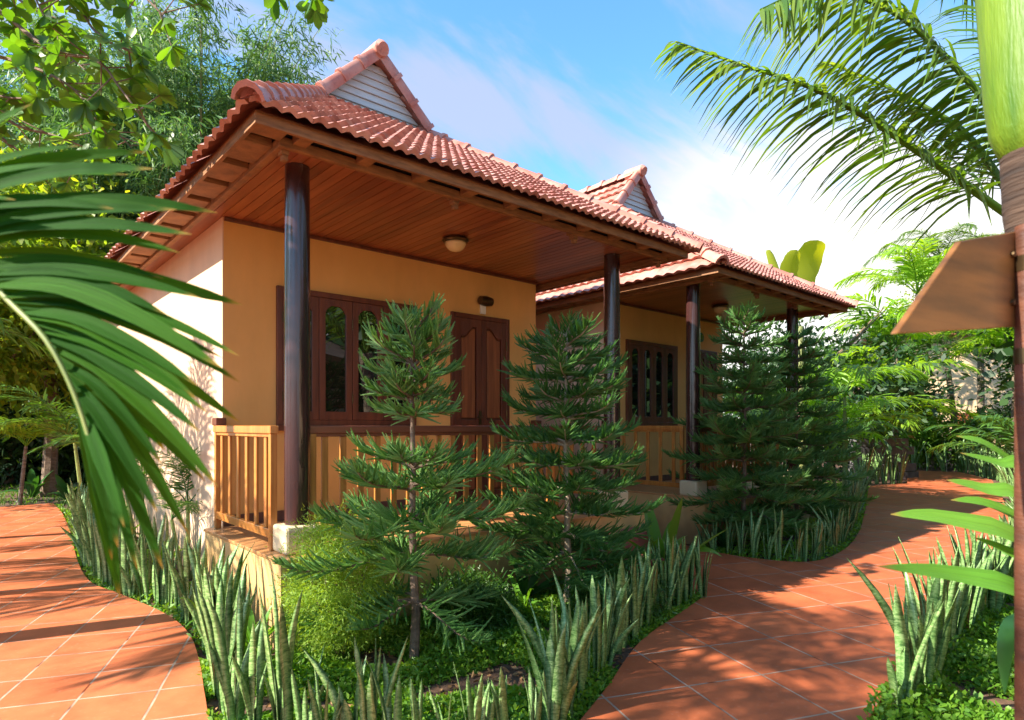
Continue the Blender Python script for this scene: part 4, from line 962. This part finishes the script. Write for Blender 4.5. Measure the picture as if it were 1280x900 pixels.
# right-hand garden
palm(at(1056, 12.2, -.05), 'bright', 20, 'bright yellow-green palm right behind the dark conifers', ((0, 0, 2.1, .04), (.35, .1, 1.5, .035), (-.25, .2, 1.0, .03)), 1.0, 6, G, tm='rachis')
palm(at(965, 13.4, -.05), 'bright', 14, 'bright green palm glimpsed behind the far end of the farther porch', ((0, 0, 1.0, .04), (.3, .1, 1.8, .04)), .95, 26, G, tm='rachis')
palm(at(1012, 14.5, -.05), 'kentia', 13, 'dark feather palm right behind the last column of the farther porch', ((0, 0, 1.3, .05),), .95, 27, G)
palm(at(1090, 13.0, -.05), 'bright', 16, 'bright drooping palm at the inner edge of the path bend', ((0, 0, .7, .04), (.2, .1, 1.2, .04)), .85, 28, G, tm='rachis') if False else None
palm(at(1120, 19.5, -.05), 'bright', 16, 'tall bright palm rising behind the stone edging', ((0, 0, 4.0, .07),), 1.6, 29, G)
palm(at(1104, 17.8, -.05), 'bright', 18, 'bushy palm behind the stone edging at the path bend', ((0, 0, 1.2, .04), (.35, .1, 2.4, .045)), 1.5, 7, G, tm='rachis')
palm(at(1118, 21.5, -.05), 'kentia', 14, 'dark feather palm behind the bushy palm at the path bend', ((0, 0, 3.2, .06),), 1.4, 8, G)
palm(at(1146, 24, -.05), 'bright', 13, 'tall palm left of the cream house', ((0, 0, 6.6, .08),), 1.9, 9, G)
palm(at(1212, 22.5, -.05), 'coco', 11, 'leaning palm with a thin grey trunk in front of the cream house', ((-1.3, .5, 5.0, .10),), .7, 10, G)
palm(at(1226, 22.2, -.05), 'kentia', 12, 'palm with a pale straight trunk at the right of the cream house', ((0, 0, 4.6, .12),), 1.0, 11, G)
palm(at(1284, 13, -.05), 'kentia', 14, 'low dark palm at the right edge behind the wooden post', ((0, 0, .7, .06),), .9, 12, G)
palm(at(1166, 22.0, -.05), 'areca', 9, 'low feathery palm behind the far snake plants', ((0, 0, .5, .04),), .8, 13, G)
palm(at(1178, 34, -.05), 'coco', 13, 'distant coconut palm above the cream house, left one', ((0, 0, 10.6, .14),), 1.3, 14, G)
palm(at(1248, 33, -.05), 'coco', 13, 'distant coconut palm above the cream house, right one', ((0, 0, 10.0, .14),), 1.3, 15, G)
palm(at(1268, 19, -.05), 'bright', 15, 'tall bright palm at the right edge of the garden', ((0, 0, 3.4, .08),), 1.5, 17, G)
# off to the left, throwing the dappled shade
palm(rd(-6.9, 4.4, -.05), 'coco', 10, 'coconut palm left of the frame beside the left path', ((0, 0, 3.4, .12),), .9, 21, 'shade palms beside the left path')
palm(rd(-8.5, 7.5, -.05), 'kentia', 14, 'feather palm left of the frame across from the side wall', ((0, 0, 2.6, .1),), 1.15, 22, 'shade palms beside the left path')
palm(rd(-5.2, .6, -.05), 'coco', 14, 'coconut palm left of and behind the camera', ((0, 0, 5.4, .12),), .8, 23, 'shade palms beside the left path')

# coconut palm just outside the right edge: fronds reaching over the sky
CB = ap(1292, 292, 4.6)
T = empty('coconut_palm', (CB.x, CB.y, -.05), 'coconut palm at the right edge with long fronds hanging across the sky', 'palm'); off = wloc(T)
def big_frond(pp, n, ll, lw, seed, droop, sides=(1, -1), **k):
    pts = smooth_path([CB-off]+[ap(px, py, d)-off for px, py, d in pp], 5); a = Acc()
    a.add(*tubeV(pts, [.032*(1-.85*i/len(pts)) for i in range(len(pts))], 6))
    a.add(*frond_on(pts, n, ll, lw, seed, droop, start=.18, sides=sides, seg=4, prof=[.4, 1, .9, .6, .04], **k))
    obj('frond', a.mesh('coconut_frond', M['coco']), T)
big_frond([(1170,205,4.4),(1080,145,4.2),(1010,108,4.1),(930,82,4.0),(845,52,3.9)], 84, .56, .032, 1, .6, a0=62, a1=35, jit=.1, vee=-.25)
big_frond([(1215,175,5.0),(1150,130,5.2),(1090,100,5.3),(1032,78,5.4)], 70, .56, .032, 2, .6, a0=62, a1=30, vee=-.2)
big_frond([(1245,150,4.6),(1180,70,4.7),(1110,12,4.7),(1020,-12,4.6),(950,12,4.4)], 100, .75, .034, 3, .7, a0=62, a1=35, vee=-.25)
big_frond([(1262,120,5.2),(1230,20,5.6),(1180,-60,5.9),(1110,-110,6.0)], 90, .75, .034, 4, .7, a0=62, a1=35, vee=-.2)
big_frond([(1300,120,4.6),(1310,-20,4.8),(1290,-150,5.0)], 60, .7, .032, 5, .8)
big_frond([(1400,180,4.8),(1500,140,5.0),(1620,180,5.0)], 60, .7, .032, 6, .9)
big_frond([(1235,250,3.9),(1190,330,3.5),(1180,395,3.2)], 40, .40, .026, 8, .9, a0=60, a1=30) if False else None
q = MB(); b = Vector((CB.x, CB.y, 0))
q.tube([b+Vector((.5, -.35, -.06)), b+Vector((.35, -.25, .8)), b+Vector((.15, -.1, 1.8)), b+Vector((0, 0, CB.z))], [.17, .13, .12, .13], 14); q.build('trunk', M['trunk'], T, smooth=True)
# crown-shaft palm close by on the right with post and board
pc = at(1300, 1.9, 0)
T = empty('crown_shaft_palm', (pc.x, pc.y, -.05), 'palm trunk with a swollen bright green crown shaft at the upper right corner', 'palm'); off = wloc(T)
q = MB(); q.tube([pc+rd(lx, 0, z) for z, lx in ((-.05, .16), (.5, .15), (1.2, .12), (1.9, .03), (2.15, .005), (2.36, 0))], [.10, .08, .074, .078, .095, .10], 22); q.build('trunk', M['darktrunk'], T, smooth=True)
q = MB(); q.tube([pc+Vector((0, 0, z)) for z in (2.30, 2.33, 2.40, 2.52, 2.7, 2.95, 3.3, 3.7, 4.0)], [.06, .10, .125, .14, .15, .165, .175, .16, .12], 26); q.build('crown_shaft', M['crown_shaft'], T, smooth='all')
for i in range(7):
    obj('frond', FR['kentia%d' % (i % 3)], T, (0, 0, 4.0), (0, 0, 2*math.pi*i/7+.4), 1.0)
pp = ap(1290, 450, 1.62); pb = at(1290, 1.62, 0)
T = empty('sign_post', (pb.x, pb.y, -.05), 'blurred rusty brown round post at the right edge', 'post')
q = MB(); q.tube([(pb.x, pb.y, z) for z in (-.05, .4, .9, 1.3, 1.7, 1.86, 2.02)], [.037, .037, .036, .037, .036, .037, .036], 18); q.build('post_shaft', M['rust'], T, smooth=True)
for zz in (1.68, 1.92):
    MB().tube([(pb.x, pb.y, zz-.02), (pb.x, pb.y, zz+.02)], .0385, 18).build('band', M['metal'], T, smooth=True)
# board turned from the camera to keep sun off its face, its left end cut to a slant
T2 = empty('wooden_sign_board', (pb.x, pb.y, 1.75), 'blank brown wooden board with a slanted left end fixed to the rusty post', 'sign board')
q = MB(); off = wloc(T2); dB = 1.58
corners = [(1121, 417), (1272, 408), (1272, 289), (1192, 303)]
dd = [1.34, 1.64, 1.64, 1.50]; fr_ = [ap(x, y, d_) for (x, y), d_ in zip(corners, dd)]; nb_ = (fr_[1]-fr_[0]).cross(fr_[2]-fr_[1]).normalized(); nb_ = nb_ if nb_.dot(rd(0, 1)) > 0 else -nb_
fr_[3] -= nb_*(fr_[3]-fr_[0]).dot(nb_); bk = [p+nb_*.016 for p in fr_]
q.add(fr_+bk, [(0, 1, 2, 3), (7, 6, 5, 4), (0, 4, 5, 1), (1, 5, 6, 2), (2, 6, 7, 3), (3, 7, 4, 0)])
bd = q.build('board', M['board'], T2, .003)

for f_ in (.25, .75):
    c_ = fr_[1].lerp(fr_[2], f_)+(fr_[0]-fr_[1]).normalized()*.035
    MB().tube([c_-nb_*.008, c_+nb_*.002], [.008, .008], 10).build('bolt', M['metal'], bd)
# foreground frond entering from the left, broad leaflets
T = empty('foreground_palm', rd(-1.75, 1.3, -.05), 'near palm with broad drooping leaflets covering the left edge of the photo', 'palm'); off = wloc(T)
rach = [(-260,520),(-235,330),(-150,262),(-60,300),(7,372),(57,424),(91,488),(113,555),(125,610)]
dep = [1.35, 1.33, 1.32, 1.3, 1.28, 1.26, 1.25, 1.24, 1.23]
rp = [ap(x, y, d)-off for (x, y), d in zip(rach, dep)]
tk = MB(); tk.tube([Vector((0, 0, 0)), Vector((.02, .02, .7)), rp[0]], [.05, .045, .03], 10); tk.build('trunk', M['trunk'], T, smooth=True, off=Vector((0, 0, 0)))
V, Fs = [], []
tips = [((-120,262),(100,182),.036),((-110,268),(182,190),.05),((-100,275),(192,211),.055),((-80,290),(272,266),.06),((-70,300),(222,262),.045),((-60,305),(240,293),.05),((-50,312),(225,316),.05),((-30,330),(303,381),.066),((-20,342),(250,372),.05),((-8,356),(277,460),.06),
        ((5,370),(299,445),.058),((18,382),(300,478),.052),((30,395),(247,500),.055),((40,405),(300,528),.055),((52,418),(250,540),.05),((60,430),(272,608),.055),((70,446),(257,602),.045),((78,462),(236,668),.05),((88,482),(204,712),.05),((95,500),(172,712),.045),((102,520),(150,748),.055),((108,540),(140,700),.04),
        ((-150,262),(40,130),.05),((-180,270),(20,250),.05)]
rr = random.Random(5)
ext = []
for (b, t, wd), (b2, t2, w2) in zip(tips[:-3], tips[1:-2]):
    f = rr.uniform(.72, .9); mx_, my_ = (b[0]+b2[0])/2, (b[1]+b2[1])/2; tx_, ty_ = (t[0]+t2[0])/2, (t[1]+t2[1])/2
    ext.append(((mx_, my_), (mx_+(tx_-mx_)*f+rr.uniform(-12, 12), my_+(ty_-my_)*f+rr.uniform(-12, 12)), wd*.9))
ext2 = []
for (b, t, wd), (b2, t2, w2) in zip(tips[:-3], tips[1:-2]):
    for g_ in (.3, .7):
        f = rr.uniform(.6, .98); mx_, my_ = b[0]+(b2[0]-b[0])*g_, b[1]+(b2[1]-b[1])*g_; tx_, ty_ = t[0]+(t2[0]-t[0])*g_, t[1]+(t2[1]-t[1])*g_
        ext2.append(((mx_, my_), (mx_+(tx_-mx_)*f+rr.uniform(-14, 14), my_+(ty_-my_)*f+rr.uniform(-14, 14)), wd*.85))
tips += ext
for i, (b, t, wd) in enumerate(tips):
    d0 = 1.28; d1 = d0+rr.uniform(-.14, .12)
    B0 = ap(b[0], b[1], d0)-off; T1 = ap(t[0], t[1], d1)-off; L_ = (T1-B0).length
    sag = Vector((0, 0, 1))*L_*rr.uniform(.05, .11)
    blade(V, Fs, [B0, B0.lerp(T1, .33)+sag*.9, B0.lerp(T1, .68)+sag*.75, T1], wd*.68, up=rd(rr.uniform(-.2, .9), -1, rr.uniform(-.3, .6)).normalized()+Vector((0, 0, .3)), fold=.22, pleat=.055)
a = Acc(); a.add(np.array(V), np.array(Fs)); obj('leaflets', set_uv(a.mesh('broad_leaflets', M['fore'], True), BUV), T)
q = MB(); q.tube(smooth_path(rp, 4), [.008*(1-.75*i/32)+.001 for i in range(33)], 8); q.build('rachis', M['rachis'], T, smooth=True, off=Vector((0, 0, 0)))

for i_, deg_ in enumerate((150, 195, 240)):
    obj('frond', FR['kentia%d' % i_], T, rp[0]-Vector((0, 0, .02)), (0, 0, R(deg_)), .55)
# ------------------------------------------------------------------ trees
def tree(loc, label, Ht, crown, leaves, size, width, m, seed, clumps=60, group=None, name='leafy_tree', tm='bark', crad=.2, trunkr=.15, cat='tree', **k):
    T = empty(name, loc, label, cat, group); r = random.Random(seed); cz, rx, rz = crown; q = MB()
    q.tube([(0, 0, 0), (.1, .05, Ht*.3), (0, .1, Ht*.6), (.1, 0, Ht*.85)], [trunkr, trunkr*.8, trunkr*.55, trunkr*.25], 8)
    for i in range(9):
        a_ = r.uniform(0, 6.28); z0 = Ht*r.uniform(.3, .65)
        q.tube([(0, 0, z0), (math.cos(a_)*rx*.4, math.sin(a_)*rx*.4, z0+rz*.35), (math.cos(a_)*rx*.8, math.sin(a_)*rx*.8, z0+rz*.8)], [trunkr*.4, trunkr*.25, trunkr*.08], 6)
    q.build('trunk', M[tm], T, smooth=True, off=Vector((0, 0, 0)))
    a = Acc(); a.add(*leaf_scatter(leaves, (0, 0, cz), (rx, rx, rz), size, width, seed, clumps=clumps, crad=crad, **k)); obj('crown', a.mesh('tree_crown', m), T)
    return T
def grove(loc, label, Ht, n, spread, seed, leaves):
    T = empty('bamboo_clump', loc, label, 'bamboo', 'tall bamboo clumps behind the bungalow'); r = random.Random(seed); q = MB(); B = []; D = []
    for i in range(n):
        a_ = r.uniform(0, 6.28); l = spread*r.uniform(.2, 1); h = Ht*r.uniform(.75, 1.02); pts = []
        for t in [j/9 for j in range(10)]:
            pts.append(Vector((math.cos(a_)*(.25+l*t**2.2), math.sin(a_)*(.25+l*t**2.2), h*(t-.1*t**4))))
        q.tube(pts, [.05*(1-.9*j/9)+.004 for j in range(10)], 5, cap=False)
        for j in range(leaves//n//24):
            t = r.uniform(.12, 1)**.8; k = min(8, int(t*9)); c = pts[k].lerp(pts[k+1], t*9-k); aa = r.uniform(0, 6.28); tw = Vector((math.cos(aa), math.sin(aa), r.uniform(-.1, .6)))*r.uniform(.3, 1.2)
            for _ in range(24):
                s = r.uniform(.2, 1); B.append((c+tw*s+Vector((r.gauss(0, .1), r.gauss(0, .1), r.gauss(0, .12)-.3*s*s)))[:]); D.append((tw.x*.5+r.gauss(0, .5), tw.y*.5+r.gauss(0, .5), r.gauss(-.35, .4)))
    q.build('culm', M['culm'], T, smooth=True, off=Vector((0, 0, 0)))
    n_ = len(B); V, Fq = ribbons(B, D, np.random.default_rng(seed).normal(size=(n_, 3)), np.random.default_rng(seed).uniform(.14, .3, n_), np.full(n_, .035), np.full(n_, .25), 2, [.3, 1, .05])
    obj('foliage', np_mesh('bamboo_foliage', V, Fq, M['bamboo']), T); return T
grove(at(250, 17, -.05), 'tall feathery bamboo rising behind the left eave', 14.0, 28, 3.4, 31, 80000)
grove(at(352, 20, -.05), 'bamboo clump rising just left of the white gable of the nearer roof', 13.6, 26, 3.4, 32, 70000)
grove(at(150, 15, -.05), 'bamboo clump behind the broad-leaved branch at the upper left', 10.5, 22, 3.0, 33, 50000)
grove(at(20, 19, -.05), 'bamboo clump at the far upper left edge', 15.5, 20, 3.4, 34, 40000)
tree(at(60, 13.5, -.05), 'yellow-green leafy tree behind the lawn at the left', 6.5, (4.7, 2.3, 2.2), 16000, .17, .09, M['lime'], 41, 90, name='lime_green_tree')
tree(at(-60, 12, -.05), 'yellow-green leafy tree at the left edge behind the slender palms', 5.5, (4.0, 2.0, 2.0), 12000, .17, .09, M['lime'], 42, 80, name='lime_green_tree')
for i, (px, d, h, w_, lab) in enumerate([(10, 16, 3.6, 2.4, 'dark dense tree behind the lawn, left one'), (80, 17, 4.0, 2.4, 'dark dense tree behind the lawn, middle one'), (140, 18, 5.2, 2.6, 'dark dense tree behind the lawn, right one beside the roof'),
        (-80, 18, 6, 3, 'dark dense tree off the left edge behind the lawn'), (1085, 25, 4.0, 2.4, 'dark tree behind the bushy palms at the path bend'), (1118, 33, 6.2, 3.4, 'dark tree left of the cream house'), (1300, 33, 6.6, 3.6, 'dark tree right of the cream house'), (1420, 18, 5.5, 3, 'dark tree at the right edge behind the palms'), (1005, 19, 4.6, 2.8, 'dark tree behind the farther bungalow')]):
    tree(at(px, d, -.05), lab, h, (h*.5, w_, h*.52), 13000, .22, .10, M['deep'], 60+i, 80, 'dark trees at the back of the garden', name='dark_tree', shell=.2)
tree(at(1215, 36, -.05), 'light green leafy tree above the cream house', 9.0, (8.0, 3.6, 2.2), 9000, .22, .11, M['lime'], 77, 50, name='light_green_tree')
tree(at(1138, 22.5, -.05), 'low round green shrub behind the snake plants at the path end', 2.3, (1.5, 1.2, .9), 7000, .16, .07, M['cover'], 75, 40, name='shrub', cat='shrub', trunkr=.03)
tree(at(1184, 22.8, -.05), 'dark low shrub behind the far row of snake plants', 1.6, (.9, 1.4, .7), 6000, .14, .05, M['palm'], 76, 40, name='shrub', cat='shrub', trunkr=.03)
tree(at(1250, 20.5, -.05), 'dark low shrub at the right end of the far row of snake plants', 1.9, (1.1, 1.1, .8), 6000, .14, .05, M['palm'], 78, 40, name='shrub', cat='shrub', trunkr=.03)

# overhanging branch of broad leaves at the upper left
T = empty('almond_tree', rd(-5.2, 3.6, -.05), 'broad-leaved tree whose leafy branches hang in at the upper left corner', 'tree'); off = wloc(T); rr = random.Random(77)
q = MB(); q.tube([off, off+rd(.2, .1, 2.0), ap(-260, 40, 4.1)], [.16, .13, .08], 10)
br = [[(-260,40,4.1),(-60,-10,4.0),(60,60,3.9),(120,75,3.8),(150,110,3.7),(190,165,3.6)], [(-260,40,4.1),(-60,60,4.2),(30,80,4.1),(90,110,4.0),(120,150,3.9)], [(-260,40,4.1),(-40,-60,4.0),(70,-40,3.9),(100,10,3.8),(125,45,3.7),(175,70,3.7)],
      [(-260,40,4.1),(0,-90,4.0),(130,-50,4.0),(190,5,3.9),(205,22,3.9)], [(-260,40,4.1),(100,-150,4.0),(330,-70,4.0),(392,-8,3.9)], [(-260,40,4.1),(-100,80,4.3),(0,120,4.3),(60,120,4.2)], [(-260,40,4.1),(-80,-60,3.7),(20,-30,3.6),(55,20,3.6)],[(-260,40,4.1),(-60,80,4.3),(10,150,4.3),(70,170,4.2),(120,190,4.2)], [(-260,40,4.1),(-80,20,4.4),(20,40,4.5),(70,60,4.5),(110,90,4.4)], [(-260,40,4.1),(-60,-40,4.4),(40,10,4.5),(90,30,4.5)], [(-260,40,4.1),(-100,110,4.6),(0,170,4.6),(50,215,4.6)], [(-260,40,4.1),(-60,60,4.8),(60,90,4.9),(130,150,4.9),(165,185,4.9)]]
V, Fs = [], []
def rosette(c, d, r, n=8, s=.12):
    d = d.normalized(); a_ = d.orthogonal().normalized(); b_ = d.cross(a_)
    for i in range(n):
        an = i*2*math.pi/n+r.uniform(-.35, .35); h = a_*math.cos(an)+b_*math.sin(an); dr = (h+d*r.uniform(.05, .8)+Vector((0, 0, -.35))).normalized(); L_ = s*r.uniform(.65, 1.1)
        sd = dr.cross(d+Vector((r.uniform(-.3, .3),)*3)).normalized(); u = sd.cross(dr); n0 = len(V); K = 6
        for k in range(K+1):
            t = k/K; hw = L_*.27*np.interp(t, [0, .15, .4, .7, .9, 1], [.08, .35, .75, 1, .7, .08]); cc = c+dr*L_*t-Vector((0, 0, .12))*L_*t*t
            V.append((cc-sd*hw+u*hw*.22)[:]); V.append(cc[:]); V.append((cc+sd*hw+u*hw*.22)[:])
        for k in range(K):
            b = n0+k*3; Fs.append((b, b+1, b+4, b+3)); Fs.append((b+1, b+2, b+5, b+4))
for B_ in br:
    pts = smooth_path([ap(*p) for p in B_], 6); q.tube(pts, [.018*(1-.85*i/len(pts)) for i in range(len(pts))], 6)
    for i in range(len(pts)//3, len(pts), 1):
        if rr.random() < .85 or i == len(pts)-1:
            o_ = Vector((rr.gauss(0, .10), rr.gauss(0, .10), rr.gauss(0, .10)))
            if i == len(pts)-1: o_ *= 0
            q.tube([pts[i], pts[i]+o_], [.005, .003], 5)
            rosette(pts[i]+o_-off, o_+Vector((0, 0, .1)) if o_.length > .01 else Vector((.3, 0, -.6)), rr, rr.randint(6, 9))
q.build('branch', M['bark'], T, smooth=True)
obj('crown', np_mesh('almond_leaves', V, Fs, M['almond'], True), T)

# banana plant behind the farther roof
bl = at(1000, 17, 0)
T = empty('banana_plant', (bl.x, bl.y, -.05), 'banana plant with a large yellow-green leaf showing above the farther roof', 'banana plant'); off = wloc(T)
q = MB(); q.tube([bl, bl+Vector((0, 0, 2)), bl+Vector((0, 0, 4.2))], [.16, .13, .1], 12); q.build('trunk', M['culm'], T, smooth=True)
for pp, wd in (([(1000,400,17),(1004,360,17),(1012,325,17),(1022,300,16.8)], .95), ([(1000,400,17),(985,370,17.2),(972,340,17.3),(962,312,17.4)], .35), ([(1000,400,17),(990,360,16.8),(988,335,16.7),(995,312,16.6)], .6), ([(1000,400,17),(1030,380,17.3),(1060,385,17.6)], .6)):
    V, Fs = [], []; pts = smooth_path([ap(*p)-off for p in pp], 5); k = len(pts); S = rd(1, .25).normalized()
    for i, c in enumerate(pts):
        t = i/(k-1); hw = wd*.5*np.interp(t, [0, .15, .3, .7, .92, 1], [.03, .3, .85, 1, .8, .45]); V += [(c-S*hw*rr.uniform(.86, 1)+rd(0, .08))[:], c[:], (c+S*hw*rr.uniform(.86, 1)+rd(0, .08))[:]]
    for i in range(k-1): b = i*3; Fs += [(b, b+1, b+4, b+3), (b+1, b+2, b+5, b+4)]
    obj('leaf', np_mesh('banana_leaf', V, Fs, M['banana'], True), T)

# stone edging by the far bed
T0 = at(1072, 17.2, -.05); T1 = at(1128, 17.8, -.05); dirv = (T1-T0).normalized(); nv = Vector((-dirv.y, dirv.x, 0))
E0 = empty('stone_edging', T0, 'low grey stone block wall behind the snake plants at the path bend', 'low wall')
ln = (T1-T0).length
for j in range(5):
    q = MB(); x = -.2 if j % 2 else 0
    while x < ln+.2:
        bw = rng.uniform(.42, .55); a0 = T0+dirv*x; 
        c = [a0, a0+dirv*(bw-.015), a0+dirv*(bw-.015)+nv*.25, a0+nv*.25]
        q.prism_xy([(p.x, p.y) for p in c], -.05+j*.24, -.05+j*.24+.225); x += bw
    q.build('stone_course', M['stone'], E0, .01)
# cream house beyond the right-hand garden
def simple_house(loc, rz, w_, dpt, h, label, rh=1.6, name='cream_house'):
    H = empty(name, loc, label, 'house', None, rz); z = Vector((0, 0, 0))
    q = MB()
    q.box(-w_/2, w_/2, 0, dpt, 0, h); q.build('wall', M['cream'], H, off=z)
    q = MB(); e = .6
    v = [(-w_/2-e, -e, h), (w_/2+e, -e, h), (w_/2+e, dpt+e, h), (-w_/2-e, dpt+e, h), (-w_/4, dpt/2, h+rh), (w_/4, dpt/2, h+rh)]
    q.add(v, [(0, 1, 5, 4), (1, 2, 5), (2, 3, 4, 5), (3, 0, 4), (3, 2, 1, 0)]); rf = q.build('roof', M['darkroof'], H, off=z)
    MB().box(-w_/2-e+.02, w_/2+e-.02, -e+.02, -e+.06, h-.16, h-.002).build('fascia', M['fascia'], rf, off=z)
    for wx in (-w_*.28, w_*.28):
        wn_ = MB(); wn_.box(wx-.5, wx+.5, -.04, -.002, .9, 2.1); wo = wn_.build('window', M['frame'], H, off=z)
        for s in (-1, 1): MB().box(wx+s*.24-.2, wx+s*.24+.2, -.055, -.041, 1.0, 2.0).build('pane', M['glass'], wo, off=z)
    q = MB(); q.box(-.45, .45, -.04, -.002, 0, 2.1); dd = q.build('door', M['frame'], H, off=z)
    MB().box(-.35, .35, -.055, -.041, .2, 1.95).build('door_panel', M['panelwood'], dd, off=z)
    return H
simple_house(at(1206, 27, -.05), R(-58), 6.0, 6, 5.6, 'sunlit cream house seen between palm trunks at the right')
simple_house(rd(7.6, 2.0, -.05), R(140), 7, 5, 3.3, 'cream bungalow opposite, behind the camera to the right, seen only in window reflections', 1.8)
palm(rd(3.4, -.6, -.05), 'coco', 13, 'coconut palm across the path to the right of the camera', ((0, 0, 3.2, .11),), .7, 31, 'shade palms beside the left path') if False else None
for i, (x_, y_) in enumerate([(15, -2), (19, -4.5), (11.5, -6), (23, 0)]):  # out-of-view trees added so the farther panes reflect something dark
    tree(Vector((x_, y_, -.05)), 'unseen leafy tree beyond the right-hand garden, %s of four, seen only in window reflections' % ORD[i], 6.5, (3.4, 3.0, 3.4), 14000, .5, .26, M['deep'], 90+i, 70, 'unseen trees added to darken window reflections', name='dark_tree', shell=.2)
grove(at(200, 16, -.05), 'bamboo clump standing between the broad-leaved branch and the left eave', 11.5, 22, 3.0, 35, 50000)
print('faces', sum(len(m.polygons) for m in bpy.data.meshes))
